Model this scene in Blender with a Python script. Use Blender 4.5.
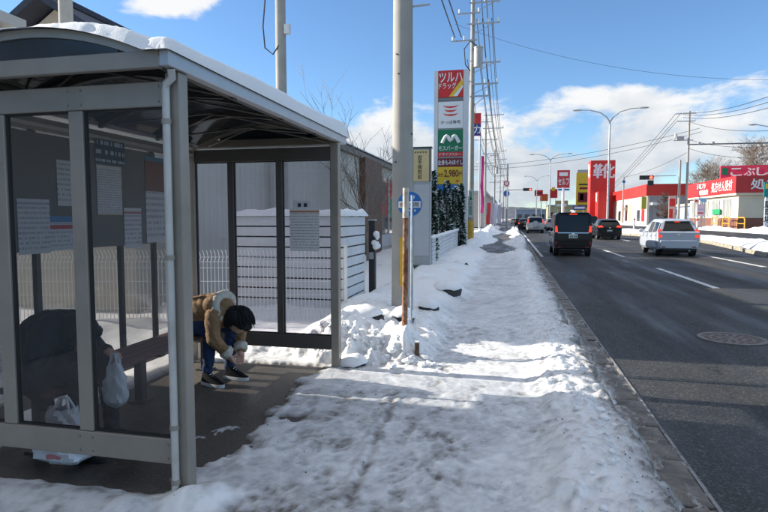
import bpy, bmesh, math, random
import numpy as np
from mathutils import Vector, Matrix
R = math.radians
for o in list(bpy.data.objects): bpy.data.objects.remove(o)
SC = bpy.context.scene
COL = SC.collection

# ---------------------------------------------------------------- camera
F_PX, UC, VC, EYE = 560.0, 384.0, 256.0, 1.5
PIT = math.atan(38 / F_PX)
YAW = math.atan(126 / F_PX * math.cos(PIT))
FW = Vector((-math.sin(YAW) * math.cos(PIT), math.cos(YAW) * math.cos(PIT), -math.sin(PIT)))
RT = Vector((math.cos(YAW), math.sin(YAW), 0))
UP = RT.cross(FW)
cd = bpy.data.cameras.new('camera'); cam = bpy.data.objects.new('camera', cd); COL.objects.link(cam)
cd.sensor_width = 36; cd.lens = F_PX / 768 * 36; cd.clip_start = .05; cd.clip_end = 6000
M3 = Matrix((RT, UP, -FW)).transposed()
cam.matrix_world = Matrix.Translation((0, 0, EYE)) @ M3.to_4x4()
SC.camera = cam

def ray(u, v): return FW + RT * ((u - UC) / F_PX) - UP * ((v - VC) / F_PX)
def G(u, v, z=0.0):
    d = ray(u, v); t = (z - EYE) / d.z; return Vector((0, 0, EYE)) + d * t
def atX(u, v, X):
    d = ray(u, v); return Vector((0, 0, EYE)) + d * (X / d.x)
def atY(u, v, Y):
    d = ray(u, v); return Vector((0, 0, EYE)) + d * (Y / d.y)

# ---------------------------------------------------------------- sky and sun
SUN_EL, SUN_AZ = R(23), R(-88)        # azimuth measured from the road direction (+Y), negative = left
wd = bpy.data.worlds.new('World'); SC.world = wd; wd.use_nodes = True
nt = wd.node_tree; nt.nodes.clear()
def N(tree, typ, **kw):
    n = tree.nodes.new(typ)
    for k, val in kw.items(): setattr(n, k, val)
    return n
def mth(tree, op, a, b=None, c=None, clamp=False):
    n = tree.nodes.new('ShaderNodeMath'); n.operation = op; n.use_clamp = clamp
    for i, x in enumerate((a, b, c)):
        if x is None: continue
        if isinstance(x, (int, float)): n.inputs[i].default_value = x
        else: tree.links.new(x, n.inputs[i])
    return n.outputs[0]
out = N(nt, 'ShaderNodeOutputWorld')
sky = N(nt, 'ShaderNodeTexSky'); sky.sky_type = 'NISHITA'; sky.sun_disc = False
sky.sun_elevation = SUN_EL; sky.sun_rotation = SUN_AZ
sky.air_density = 1.0; sky.dust_density = .05; sky.ozone_density = 3.0; sky.altitude = 120
bg = N(nt, 'ShaderNodeBackground'); bg.inputs[1].default_value = .072
tint = N(nt, 'ShaderNodeMix', data_type='RGBA', blend_type='MULTIPLY'); tint.inputs[0].default_value = 1.0; tint.inputs[7].default_value = (.78, .92, 1.05, 1)
nt.links.new(sky.outputs[0], tint.inputs[6]); nt.links.new(tint.outputs[2], bg.inputs[0])
tc = N(nt, 'ShaderNodeTexCoord')
nrm = N(nt, 'ShaderNodeVectorMath', operation='NORMALIZE'); nt.links.new(tc.outputs['Generated'], nrm.inputs[0])
sep = N(nt, 'ShaderNodeSeparateXYZ'); nt.links.new(nrm.outputs[0], sep.inputs[0])
elv = mth(nt, 'ARCSINE', sep.outputs[2]); azm = mth(nt, 'ARCTAN2', sep.outputs[0], sep.outputs[1])
cmb = N(nt, 'ShaderNodeCombineXYZ')
nt.links.new(mth(nt, 'MULTIPLY', azm, 1.0), cmb.inputs[0]); nt.links.new(mth(nt, 'MULTIPLY', elv, 1.9), cmb.inputs[1])
def wnoise(scale, detail, rough, off, vec=cmb.outputs[0], dist=0.0):
    mp = N(nt, 'ShaderNodeVectorMath', operation='ADD'); nt.links.new(vec, mp.inputs[0]); mp.inputs[1].default_value = off
    n = N(nt, 'ShaderNodeTexNoise'); n.inputs['Scale'].default_value = scale; n.inputs['Detail'].default_value = detail
    n.inputs['Roughness'].default_value = rough; n.inputs['Distortion'].default_value = dist
    nt.links.new(mp.outputs[0], n.inputs['Vector']); return n.outputs[0]
n1 = wnoise(7.0, 9, .56, (3.1, 7.7, .4), dist=.25)
n2 = wnoise(2.4, 3, .5, (9.3, 1.7, 2.2))
dens = mth(nt, 'ADD', mth(nt, 'MULTIPLY', n1, 1.0), mth(nt, 'MULTIPLY', n2, .45))
# a bank of cloud low over the horizon, thinning out upwards, and single clouds as seen
band = mth(nt, 'SUBTRACT', 1.0, mth(nt, 'DIVIDE', mth(nt, 'ABSOLUTE', mth(nt, 'SUBTRACT', elv, R(5))), R(8.0)), clamp=True)
dens = mth(nt, 'ADD', dens, mth(nt, 'MULTIPLY', band, .30))
for (a_, e_, sa, se, amp) in ((-12, 7.0, 7, 3.4, .34), (10.5, 11, 6.0, 2.4, .28), (-32.5, 20.0, 5.5, 2.3, .58), (3, 9.5, 4.5, 1.6, .12), (17, 7.5, 5, 2.2, .10), (9, 6, 9, 2.5, .10)):
    gx = mth(nt, 'POWER', mth(nt, 'DIVIDE', mth(nt, 'SUBTRACT', azm, R(a_)), R(sa)), 2.0)
    gy = mth(nt, 'POWER', mth(nt, 'DIVIDE', mth(nt, 'SUBTRACT', elv, R(e_)), R(se)), 2.0)
    g = mth(nt, 'POWER', 2.718, mth(nt, 'MULTIPLY', mth(nt, 'ADD', gx, gy), -1.0))
    dens = mth(nt, 'ADD', dens, mth(nt, 'MULTIPLY', g, amp))
hi = mth(nt, 'MULTIPLY', mth(nt, 'SUBTRACT', elv, R(13)), .35)
dens = mth(nt, 'SUBTRACT', dens, mth(nt, 'MINIMUM', mth(nt, 'MAXIMUM', hi, 0.0), .05))
ovh_fill = N(nt, 'ShaderNodeMapRange', interpolation_type='SMOOTHSTEP'); nt.links.new(elv, ovh_fill.inputs[0]); ovh_fill.inputs[1].default_value = R(22); ovh_fill.inputs[2].default_value = R(48); ovh_fill.inputs[4].default_value = .36   # extra cloud cover added overhead, out of view, to brighten and neutralise shade
dens = mth(nt, 'ADD', dens, ovh_fill.outputs[0])
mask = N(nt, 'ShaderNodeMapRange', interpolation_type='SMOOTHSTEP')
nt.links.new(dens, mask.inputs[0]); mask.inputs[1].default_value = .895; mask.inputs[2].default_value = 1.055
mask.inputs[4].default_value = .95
n3 = wnoise(6.0, 6, .55, (3.115, 7.69 + .03, .4))
shade = N(nt, 'ShaderNodeValToRGB'); nt.links.new(mth(nt, 'ADD', mth(nt, 'SUBTRACT', n1, n3), mth(nt, 'MULTIPLY', mth(nt, 'SUBTRACT', elv, R(4.5)), 4.0)), shade.inputs[0])
shade.color_ramp.elements[0].position = -.0; shade.color_ramp.elements[0].color = (.58, .63, .70, 1)
shade.color_ramp.elements[1].position = .42; shade.color_ramp.elements[1].color = (.95, .95, .94, 1)
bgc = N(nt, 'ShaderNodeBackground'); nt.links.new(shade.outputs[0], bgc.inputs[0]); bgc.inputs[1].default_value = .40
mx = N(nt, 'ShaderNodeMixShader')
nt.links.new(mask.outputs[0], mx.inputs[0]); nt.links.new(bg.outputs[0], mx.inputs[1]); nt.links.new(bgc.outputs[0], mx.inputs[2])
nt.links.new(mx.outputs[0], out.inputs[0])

sl = bpy.data.lights.new('sun', 'SUN'); so = bpy.data.objects.new('sun', sl); COL.objects.link(so)
sl.energy = 3.5; sl.angle = R(.53); sl.color = (1, .93, .82)
sd = Vector((math.sin(SUN_AZ) * math.cos(SUN_EL), math.cos(SUN_AZ) * math.cos(SUN_EL), math.sin(SUN_EL)))
so.rotation_euler = sd.to_track_quat('Z', 'Y').to_euler(); so.location = sd * 60
SC.view_settings.view_transform = 'Standard'; SC.view_settings.look = 'None'
SC.view_settings.exposure = 1.38; SC.view_settings.gamma = 1
SC.cycles.max_bounces = 8; SC.cycles.transparent_max_bounces = 24; SC.cycles.use_denoising = True

# ---------------------------------------------------------------- materials
MATS = {}
def mat(name, col, rough=.6, metal=0.0, spec=.5, var=0.0, vscale=6.0, bump=0.0, bscale=60.0, emit=None, estr=1.0, coat=0.0, dirt=None, dscale=3.0, damt=.5):
    if name in MATS: return MATS[name]
    m = bpy.data.materials.new(name); m.use_nodes = True; t = m.node_tree
    b = t.nodes['Principled BSDF']; b.inputs['Roughness'].default_value = rough; b.inputs['Metallic'].default_value = metal
    b.inputs['Specular IOR Level'].default_value = spec; b.inputs['Coat Weight'].default_value = coat
    c = (*col, 1); b.inputs['Base Color'].default_value = c
    tcn = t.nodes.new('ShaderNodeTexCoord')
    last = None
    if var > 0:
        n = t.nodes.new('ShaderNodeTexNoise'); n.inputs['Scale'].default_value = vscale; n.inputs['Detail'].default_value = 6; n.inputs['Roughness'].default_value = .6
        t.links.new(tcn.outputs['Object'], n.inputs['Vector'])
        r = t.nodes.new('ShaderNodeValToRGB'); r.color_ramp.elements[0].position = .3; r.color_ramp.elements[1].position = .72
        r.color_ramp.elements[0].color = tuple(max(0, x * (1 - var)) for x in col) + (1,)
        r.color_ramp.elements[1].color = tuple(min(1, x * (1 + var)) for x in col) + (1,)
        t.links.new(n.outputs[0], r.inputs[0]); last = r.outputs[0]
    if dirt:
        n = t.nodes.new('ShaderNodeTexNoise'); n.inputs['Scale'].default_value = dscale; n.inputs['Detail'].default_value = 8; n.inputs['Roughness'].default_value = .65
        t.links.new(tcn.outputs['Object'], n.inputs['Vector'])
        r = t.nodes.new('ShaderNodeValToRGB'); r.color_ramp.elements[0].position = .48; r.color_ramp.elements[1].position = .68
        r.color_ramp.elements[0].color = (0, 0, 0, 1); r.color_ramp.elements[1].color = (damt, damt, damt, 1)
        t.links.new(n.outputs[0], r.inputs[0])
        mxn = t.nodes.new('ShaderNodeMix'); mxn.data_type = 'RGBA'
        t.links.new(r.outputs[0], mxn.inputs[0])
        if last: t.links.new(last, mxn.inputs[6])
        else: mxn.inputs[6].default_value = c
        mxn.inputs[7].default_value = (*dirt, 1); last = mxn.outputs[2]
    if last: t.links.new(last, b.inputs['Base Color'])
    if bump > 0:
        n = t.nodes.new('ShaderNodeTexNoise'); n.inputs['Scale'].default_value = bscale; n.inputs['Detail'].default_value = 5
        t.links.new(tcn.outputs['Object'], n.inputs['Vector'])
        bp = t.nodes.new('ShaderNodeBump'); bp.inputs['Strength'].default_value = bump; bp.inputs['Distance'].default_value = .01
        t.links.new(n.outputs[0], bp.inputs['Height']); t.links.new(bp.outputs[0], b.inputs['Normal'])
    if emit:
        b.inputs['Emission Color'].default_value = (*emit, 1); b.inputs['Emission Strength'].default_value = estr
    MATS[name] = m; return m
def glassmat(name, tint, refl=.06, rough=.02, dirtamt=.0, dirtcol=(.5, .5, .5)):
    m = bpy.data.materials.new(name); m.use_nodes = True; t = m.node_tree; t.nodes.clear()
    o = t.nodes.new('ShaderNodeOutputMaterial'); tr = t.nodes.new('ShaderNodeBsdfTransparent'); tr.inputs[0].default_value = (*tint, 1)
    gl = t.nodes.new('ShaderNodeBsdfGlossy'); gl.inputs['Roughness'].default_value = rough
    lw = t.nodes.new('ShaderNodeLayerWeight'); lw.inputs[0].default_value = .5
    fr = t.nodes.new('ShaderNodeMath'); fr.operation = 'POWER'; fr.inputs[1].default_value = 5; t.links.new(lw.outputs['Facing'], fr.inputs[0])
    ad = t.nodes.new('ShaderNodeMath'); ad.operation = 'ADD'; ad.use_clamp = True; ad.inputs[1].default_value = refl
    t.links.new(fr.outputs[0], ad.inputs[0])
    mxs = t.nodes.new('ShaderNodeMixShader'); t.links.new(ad.outputs[0], mxs.inputs[0]); t.links.new(tr.outputs[0], mxs.inputs[1]); t.links.new(gl.outputs[0], mxs.inputs[2])
    last = mxs
    if dirtamt > 0:
        df = t.nodes.new('ShaderNodeBsdfDiffuse'); df.inputs[0].default_value = (*dirtcol, 1)
        tcn = t.nodes.new('ShaderNodeTexCoord'); n = t.nodes.new('ShaderNodeTexNoise'); n.inputs['Scale'].default_value = 3; n.inputs['Detail'].default_value = 7
        t.links.new(tcn.outputs['Object'], n.inputs['Vector'])
        mm = t.nodes.new('ShaderNodeMath'); mm.operation = 'MULTIPLY'; mm.inputs[1].default_value = dirtamt * 2; t.links.new(n.outputs[0], mm.inputs[0])
        m2 = t.nodes.new('ShaderNodeMixShader'); t.links.new(mm.outputs[0], m2.inputs[0]); t.links.new(mxs.outputs[0], m2.inputs[1]); t.links.new(df.outputs[0], m2.inputs[2]); last = m2
    t.links.new(last.outputs[0], o.inputs[0]); MATS[name] = m; return m

# ---------------------------------------------------------------- mesh helpers
class MB:
    def __init__(s): s.v = []; s.f = []; s.mi = []; s.cur = 0
    def add(s, vs, fs):
        b = len(s.v); s.v += [tuple(x) for x in vs]
        for f in fs: s.f.append([b + i for i in f]); s.mi.append(s.cur)
        return s
    def box(s, x0, x1, y0, y1, z0, z1):
        return s.add([(x0, y0, z0), (x1, y0, z0), (x1, y1, z0), (x0, y1, z0), (x0, y0, z1), (x1, y0, z1), (x1, y1, z1), (x0, y1, z1)],
              [(0, 3, 2, 1), (4, 5, 6, 7), (0, 1, 5, 4), (1, 2, 6, 5), (2, 3, 7, 6), (3, 0, 4, 7)])
    def bx(s, c, d, rz=0.0, rx=0.0, ry=0.0):
        m = Matrix.Translation(c) @ Matrix.Rotation(rz, 4, 'Z') @ Matrix.Rotation(ry, 4, 'Y') @ Matrix.Rotation(rx, 4, 'X')
        t = MB().box(-d[0] / 2, d[0] / 2, -d[1] / 2, d[1] / 2, -d[2] / 2, d[2] / 2)
        return s.add([m @ Vector(p) for p in t.v], t.f)
    def beam(s, p0, p1, w, h):          # rectangular bar between two points, h upwards
        p0 = Vector(p0); p1 = Vector(p1); d = (p1 - p0); L = d.length; d.normalize()
        u_ = Vector((0, 0, 1)) if abs(d.z) < .95 else Vector((0, 1, 0))
        sx = d.cross(u_).normalized(); up = sx.cross(d).normalized()
        vs = []
        for p in (p0, p1):
            for a, b in ((-1, -1), (1, -1), (1, 1), (-1, 1)): vs.append(p + sx * a * w / 2 + up * b * h / 2)
        return s.add(vs, [(0, 1, 2, 3), (7, 6, 5, 4), (0, 4, 5, 1), (1, 5, 6, 2), (2, 6, 7, 3), (3, 7, 4, 0)])
    def cyl(s, p0, p1, r0, r1=None, n=12, caps=True):
        return s.tube([p0, p1], [r0, r0 if r1 is None else r1], n, caps)
    def tube(s, pts, r, n=8, caps=True):
        pts = [Vector(p) for p in pts]; k = len(pts)
        rs = r if isinstance(r, (list, tuple)) else [r] * k
        vs = []; prev = None
        for i, p in enumerate(pts):
            d = (pts[min(i + 1, k - 1)] - pts[max(i - 1, 0)])
            if d.length < 1e-9: d = Vector((0, 0, 1))
            d.normalize()
            if prev is None: a = d.orthogonal().normalized()
            else:
                a = prev - d * prev.dot(d)
                a = a.normalized() if a.length > 1e-6 else d.orthogonal().normalized()
            prev = a; b = d.cross(a)
            for j in range(n):
                t = 2 * math.pi * j / n; vs.append(p + (a * math.cos(t) + b * math.sin(t)) * rs[i])
        fs = [(i * n + j, i * n + (j + 1) % n, (i + 1) * n + (j + 1) % n, (i + 1) * n + j) for i in range(k - 1) for j in range(n)]
        if caps: fs += [tuple(reversed(range(n))), tuple(range((k - 1) * n, k * n))]
        return s.add(vs, fs)
    def prism(s, poly, vec):
        poly = [Vector(p) for p in poly]; vec = Vector(vec); n = len(poly)
        return s.add(poly + [p + vec for p in poly], [tuple(reversed(range(n))), tuple(range(n, 2 * n))] + [(i, (i + 1) % n, n + (i + 1) % n, n + i) for i in range(n)])
    def ell(s, c, r, nu=14, nv=8, rot=None):
        c = Vector(c); vs = [];
        r = (r, r, r) if isinstance(r, (int, float)) else r
        for i in range(1, nv):
            ph = math.pi * i / nv
            for j in range(nu):
                t = 2 * math.pi * j / nu; p = Vector((r[0] * math.sin(ph) * math.cos(t), r[1] * math.sin(ph) * math.sin(t), r[2] * math.cos(ph)))
                vs.append(c + (rot @ p if rot else p))
        pt = Vector((0, 0, r[2])); vs.append(c + (rot @ pt if rot else pt)); vs.append(c - (rot @ pt if rot else pt))
        fs = [((i) * nu + j, (i + 1) * nu + j, (i + 1) * nu + (j + 1) % nu, i * nu + (j + 1) % nu) for i in range(nv - 2) for j in range(nu)]
        a, b = (nv - 1) * nu, (nv - 1) * nu + 1
        fs += [(a, j, (j + 1) % nu) for j in range(nu)] + [(b, (nv - 2) * nu + (j + 1) % nu, (nv - 2) * nu + j) for j in range(nu)]
        return s.add(vs, fs)
    def build(s, name, m, parent=None, smooth=False, bevel=0.0, seg=2, world=True, sharp=35):
        me = bpy.data.meshes.new(name)
        off = Vector((0, 0, 0))
        if parent is not None and world:
            p = parent
            while p is not None: off += p.location; p = p.parent
        me.from_pydata([tuple(Vector(v) - off) for v in s.v], [], s.f)
        for mm in (m if isinstance(m, (list, tuple)) else [m]): me.materials.append(mm)
        if any(s.mi): me.polygons.foreach_set('material_index', s.mi)
        me.update()
        if bevel > 0:
            b = bmesh.new(); b.from_mesh(me)
            es = [e for e in b.edges if len(e.link_faces) == 2 and e.calc_face_angle(0) > .5]
            bmesh.ops.bevel(b, geom=es, offset=bevel, segments=seg, affect='EDGES', profile=.5, clamp_overlap=True)
            b.to_mesh(me); b.free()
        if smooth:
            me.polygons.foreach_set('use_smooth', [True] * len(me.polygons)); me.set_sharp_from_angle(angle=R(sharp))
        o = bpy.data.objects.new(name, me); COL.objects.link(o)
        if parent is not None: o.parent = parent
        return o
def thing(name, loc, label, cat, group=None, rz=0.0):
    o = bpy.data.objects.new(name, None); COL.objects.link(o); o.location = loc; o.rotation_euler = (0, 0, rz)
    o.empty_display_size = .2
    return tag(o, label, cat, group)
def tag(o, label=None, cat=None, group=None, kind=None):
    if label: o['label'] = label
    if cat: o['category'] = cat
    if group: o['group'] = group
    if kind: o['kind'] = kind
    return o
def kids(o): return [c for c in COL.objects if c.parent == o]
def copy_tree(o, parent=None):
    c = o.copy(); COL.objects.link(c); c.parent = parent
    for ch in kids(o): copy_tree(ch, c)
    return c
def share(o, parent, loc=None, rot=None, name=None):        # a copy sharing mesh data
    c = o.copy(); COL.objects.link(c); c.parent = parent
    if loc is not None: c.location = loc
    if rot is not None: c.rotation_euler = rot
    return c
_txt = {}
def text(body, height, m, origin, xdir, ydir, parent, name='lettering', width=None, bold=.0, thick=.004, world=True, center=True):
    """flat raised lettering; origin = centre, xdir/ydir = reading and up direction"""
    key = body
    if key not in _txt:
        c = bpy.data.curves.new('lettering', 'FONT'); c.body = body; c.align_x = 'CENTER'; c.align_y = 'CENTER'; c.resolution_u = 3; c.space_line = .95
        o = bpy.data.objects.new('lettering', c); COL.objects.link(o); bpy.context.view_layer.update()
        me = bpy.data.meshes.new_from_object(o.evaluated_get(bpy.context.evaluated_depsgraph_get()))
        vs = np.array([v.co[:] for v in me.vertices]); fs = [list(p.vertices) for p in me.polygons]
        bpy.data.objects.remove(o); bpy.data.meshes.remove(me)
        lo, hi_ = vs.min(0), vs.max(0)
        vs = vs - (lo + hi_) / 2
        _txt[key] = (vs, fs, hi_ - lo)
    vs, fs, dim = _txt[key]
    sy = height / dim[1]; sx = sy if width is None else width / dim[0]
    xd = Vector(xdir).normalized(); yd = Vector(ydir).normalized(); nz = xd.cross(yd)
    O = Vector(origin)
    b = MB(); w_ = bold * .42                      # heavier strokes: the glyph is laid down again, nudged each way
    for k, (ox, oy) in enumerate(((0, 0), (1, 0), (-1, 0), (0, 1), (0, -1), (.7, .7), (-.7, -.7)) if bold > 0 else ((0, 0),)):
        b.add([O + xd * ((p[0] + ox * w_) * sx) + yd * ((p[1] + oy * w_) * sy) + nz * (thick * (1 + .12 * k)) for p in vs], fs)
    return b.build(name, m, parent, world=world)

# ---------------------------------------------------------------- noise in numpy
class Perlin:
    def __init__(s, seed):
        g = np.random.default_rng(seed); s.p = np.concatenate([g.permutation(256)] * 3)
        a = g.random(256) * 2 * np.pi; s.g = np.stack([np.cos(a), np.sin(a)], 1)
    def __call__(s, x, y):
        xi = np.floor(x).astype(int); yi = np.floor(y).astype(int); xf = x - xi; yf = y - yi
        u = xf * xf * xf * (xf * (xf * 6 - 15) + 10); w = yf * yf * yf * (yf * (yf * 6 - 15) + 10)
        def gr(i, j):
            h = s.p[s.p[(xi + i) & 255] + ((yi + j) & 255)] & 255; g = s.g[h]; return g[..., 0] * (xf - i) + g[..., 1] * (yf - j)
        a = gr(0, 0) * (1 - u) + gr(1, 0) * u; b = gr(0, 1) * (1 - u) + gr(1, 1) * u
        return (a * (1 - w) + b * w) * 1.5
def fbm(p, x, y, oct=4, gain=.5):
    r = 0; a = 1.0; f = 1.0
    for i in range(oct): r = r + a * p(x * f + 17.3 * i, y * f - 9.1 * i); a *= gain; f *= 2.03
    return r
def sstep(a, b, x):
    t = np.clip((x - a) / (b - a), 0, 1); return t * t * (3 - 2 * t)
def grid_obj(name, X, Y, Z, m, parent=None, attr=None, smooth=True, keep=None):
    """height field: X, Y, Z are 2-D arrays (rows along Y)"""
    ny, nx = X.shape
    me = bpy.data.meshes.new(name)
    idx = np.arange(ny * nx).reshape(ny, nx)
    q = np.stack([idx[:-1, :-1], idx[:-1, 1:], idx[1:, 1:], idx[1:, :-1]], -1)
    if keep is not None: q = q[keep[:-1, :-1] | keep[:-1, 1:] | keep[1:, 1:] | keep[1:, :-1]]
    q = q.reshape(-1, 4)
    used = np.unique(q); remap = -np.ones(ny * nx, int); remap[used] = np.arange(len(used)); q = remap[q]
    V = np.stack([X, Y, Z], -1).reshape(-1, 3)[used]
    me.vertices.add(len(V)); me.vertices.foreach_set('co', V.ravel())
    me.loops.add(q.size); me.loops.foreach_set('vertex_index', q.ravel())
    me.polygons.add(len(q)); me.polygons.foreach_set('loop_start', np.arange(0, q.size, 4)); me.polygons.foreach_set('loop_total', np.full(len(q), 4))
    me.update(); me.validate()
    if smooth: me.polygons.foreach_set('use_smooth', [True] * len(me.polygons))
    if attr is not None:
        for k, A in attr.items():
            at = me.attributes.new(k, 'FLOAT', 'POINT'); at.data.foreach_set('value', A.reshape(-1)[used].astype(np.float32))
    me.materials.append(m)
    o = bpy.data.objects.new(name, me); COL.objects.link(o)
    if parent is not None: o.parent = parent
    return o
# ================================================================ ground, road, pavement, snow
rng = np.random.default_rng(7); random.seed(7)
ZR = -.06                                                    # road level; pavement slab = 0

def snow_material(name, clean=(.88, .88, .87), mid=(.56, .56, .56), dark=(.16, .14, .12), attr=True, base=.0):
    m = bpy.data.materials.new(name); m.use_nodes = True; t = m.node_tree; b = t.nodes['Principled BSDF']
    tcn = t.nodes.new('ShaderNodeTexCoord')
    n = t.nodes.new('ShaderNodeTexNoise'); n.inputs['Scale'].default_value = 17; n.inputs['Detail'].default_value = 12; n.inputs['Roughness'].default_value = .74
    t.links.new(tcn.outputs['Object'], n.inputs['Vector'])
    if attr:
        a = t.nodes.new('ShaderNodeAttribute'); a.attribute_name = 'dirt'; d = a.outputs['Fac']
    else:
        vnode = t.nodes.new('ShaderNodeValue'); vnode.outputs[0].default_value = base; d = vnode.outputs[0]
    nn = mth(t, 'MULTIPLY', mth(t, 'SUBTRACT', n.outputs[0], .5), 1.1)
    dd = mth(t, 'ADD', d, mth(t, 'MULTIPLY', nn, mth(t, 'ADD', mth(t, 'MULTIPLY', d, 1.1), .06)), clamp=True)
    r = t.nodes.new('ShaderNodeValToRGB'); e = r.color_ramp.elements
    e[0].position = .03; e[0].color = (*clean, 1); e[1].position = 1; e[1].color = (*dark, 1); k = e.new(.5); k.color = (*mid, 1)
    t.links.new(dd, r.inputs[0]); t.links.new(r.outputs[0], b.inputs['Base Color'])
    b.inputs['Roughness'].default_value = .55; b.inputs['Specular IOR Level'].default_value = .35
    n2_ = t.nodes.new('ShaderNodeTexNoise'); n2_.inputs['Scale'].default_value = 90; n2_.inputs['Detail'].default_value = 6; n2_.inputs['Roughness'].default_value = .7
    t.links.new(tcn.outputs['Object'], n2_.inputs['Vector'])
    bp = t.nodes.new('ShaderNodeBump'); bp.inputs['Strength'].default_value = .5; bp.inputs['Distance'].default_value = .012
    t.links.new(n2_.outputs[0], bp.inputs['Height']); t.links.new(bp.outputs[0], b.inputs['Normal'])
    return m
SNOW = snow_material('snow')
CLEAN = snow_material('clean snow', attr=False, base=.0)

def asphalt_material(name, base, spk, lo=.35, hi=.8, patch=.3, tracks=False, tint=(1, 1, .98)):
    m = bpy.data.materials.new(name); m.use_nodes = True; t = m.node_tree; b = t.nodes['Principled BSDF']
    tcn = t.nodes.new('ShaderNodeTexCoord')
    def nz(scale, det, rough, vec=tcn.outputs['Object']):
        n = t.nodes.new('ShaderNodeTexNoise'); n.inputs['Scale'].default_value = scale; n.inputs['Detail'].default_value = det; n.inputs['Roughness'].default_value = rough
        t.links.new(vec, n.inputs['Vector']); return n.outputs[0]
    vor = t.nodes.new('ShaderNodeTexVoronoi'); vor.inputs['Scale'].default_value = 85; t.links.new(tcn.outputs['Object'], vor.inputs['Vector'])
    sp = t.nodes.new('ShaderNodeSeparateColor'); t.links.new(vor.outputs['Color'], sp.inputs[0])
    fleck = mth(t, 'POWER', sp.outputs[0], 5.0)
    mp = t.nodes.new('ShaderNodeMapping'); mp.inputs['Scale'].default_value = (1.0, .12, 1); t.links.new(tcn.outputs['Object'], mp.inputs[0])
    streak = nz(1.3, 6, .6, mp.outputs[0]); big = nz(.5, 5, .55); fine = nz(300, 2, .5)
    f1 = mth(t, 'ADD', mth(t, 'MULTIPLY', mth(t, 'SUBTRACT', streak, .5), patch * 2), mth(t, 'MULTIPLY', mth(t, 'SUBTRACT', big, .5), patch * 1.6))
    f1 = mth(t, 'ADD', f1, 1.0)
    if tracks:
        sx_ = t.nodes.new('ShaderNodeSeparateXYZ'); t.links.new(tcn.outputs['Object'], sx_.inputs[0])
        w_ = mth(t, 'COSINE', mth(t, 'MULTIPLY', mth(t, 'SUBTRACT', sx_.outputs[0], 2.15), 2 * math.pi / 1.68)); f1 = mth(t, 'ADD', f1, mth(t, 'MULTIPLY', w_, mth(t, 'MULTIPLY', streak, -.30)))
        ve = t.nodes.new('ShaderNodeTexVoronoi'); ve.feature = 'DISTANCE_TO_EDGE'; ve.inputs['Scale'].default_value = .32; t.links.new(tcn.outputs['Object'], ve.inputs['Vector'])
        mpw = t.nodes.new('ShaderNodeVectorMath'); mpw.operation = 'ADD'; t.links.new(tcn.outputs['Object'], mpw.inputs[0])
        nw = t.nodes.new('ShaderNodeTexNoise'); nw.inputs['Scale'].default_value = 2.5; nw.inputs['Detail'].default_value = 6; t.links.new(tcn.outputs['Object'], nw.inputs['Vector']); t.links.new(nw.outputs['Color'], mpw.inputs[1]); t.links.new(mpw.outputs[0], ve.inputs['Vector'])
        crack = mth(t, 'MULTIPLY', mth(t, 'LESS_THAN', ve.outputs['Distance'], .0035), mth(t, 'GREATER_THAN', big, .48)); f1 = mth(t, 'SUBTRACT', f1, mth(t, 'MULTIPLY', crack, .55))
    c = mth(t, 'MULTIPLY', mth(t, 'ADD', base, mth(t, 'ADD', mth(t, 'MULTIPLY', fleck, spk), mth(t, 'MULTIPLY', mth(t, 'SUBTRACT', fine, .5), base * .8))), f1)
    cc = t.nodes.new('ShaderNodeCombineColor')
    [t.links.new(mth(t, 'MULTIPLY', c, tint[k_]), cc.inputs[k_]) for k_ in range(3)]
    t.links.new(cc.outputs[0], b.inputs['Base Color'])
    rr = t.nodes.new('ShaderNodeMapRange'); t.links.new(streak, rr.inputs[0]); rr.inputs[1].default_value = .35; rr.inputs[2].default_value = .65; rr.inputs[3].default_value = lo; rr.inputs[4].default_value = hi
    t.links.new(rr.outputs[0], b.inputs['Roughness']); b.inputs['Specular IOR Level'].default_value = .25
    bp = t.nodes.new('ShaderNodeBump'); bp.inputs['Strength'].default_value = .45; bp.inputs['Distance'].default_value = .006
    t.links.new(mth(t, 'ADD', vor.outputs['Distance'], mth(t, 'MULTIPLY', fine, .6)), bp.inputs['Height']); t.links.new(bp.outputs[0], b.inputs['Normal'])
    return m
ASPH = asphalt_material('asphalt', .033, .08, .40, .9, .75, True)
WET = asphalt_material('wet concrete', .085, .05, .25, .7, 1.0, tint=(1.0, .88, .74))
BAREPAVE = asphalt_material('dry pavement', .12, .08, .7, .9, .25)
CONC = mat('kerb concrete', (.17, .155, .135), .8, var=.4, vscale=9, bump=.5, bscale=60, dirt=(.045, .04, .035), dscale=2.6, damt=.9)
KERBY = mat('worn kerb', (.36, .32, .24), .85, var=.25, vscale=4, bump=.3, dirt=(.10, .09, .07), dscale=1.5, damt=.7)
PAINT = mat('road paint', (.62, .62, .60), .7, var=.12, vscale=9, dirt=(.10, .10, .10), dscale=5, damt=.8)
MUD = mat('wet gutter dirt', (.035, .03, .026), .35, var=.4, vscale=20, bump=.5, bscale=70)

# far ground
g = MB().add([(-1500, -60, -.35), (1500, -60, -.35), (1500, 3000, -.35), (-1500, 3000, -.35)], [(0, 1, 2, 3)]).build('ground', mat('snowy ground', (.42, .43, .45), .9, var=.4, vscale=.05))
tag(g, 'wide flat snowy ground under the town', kind='structure')
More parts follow.
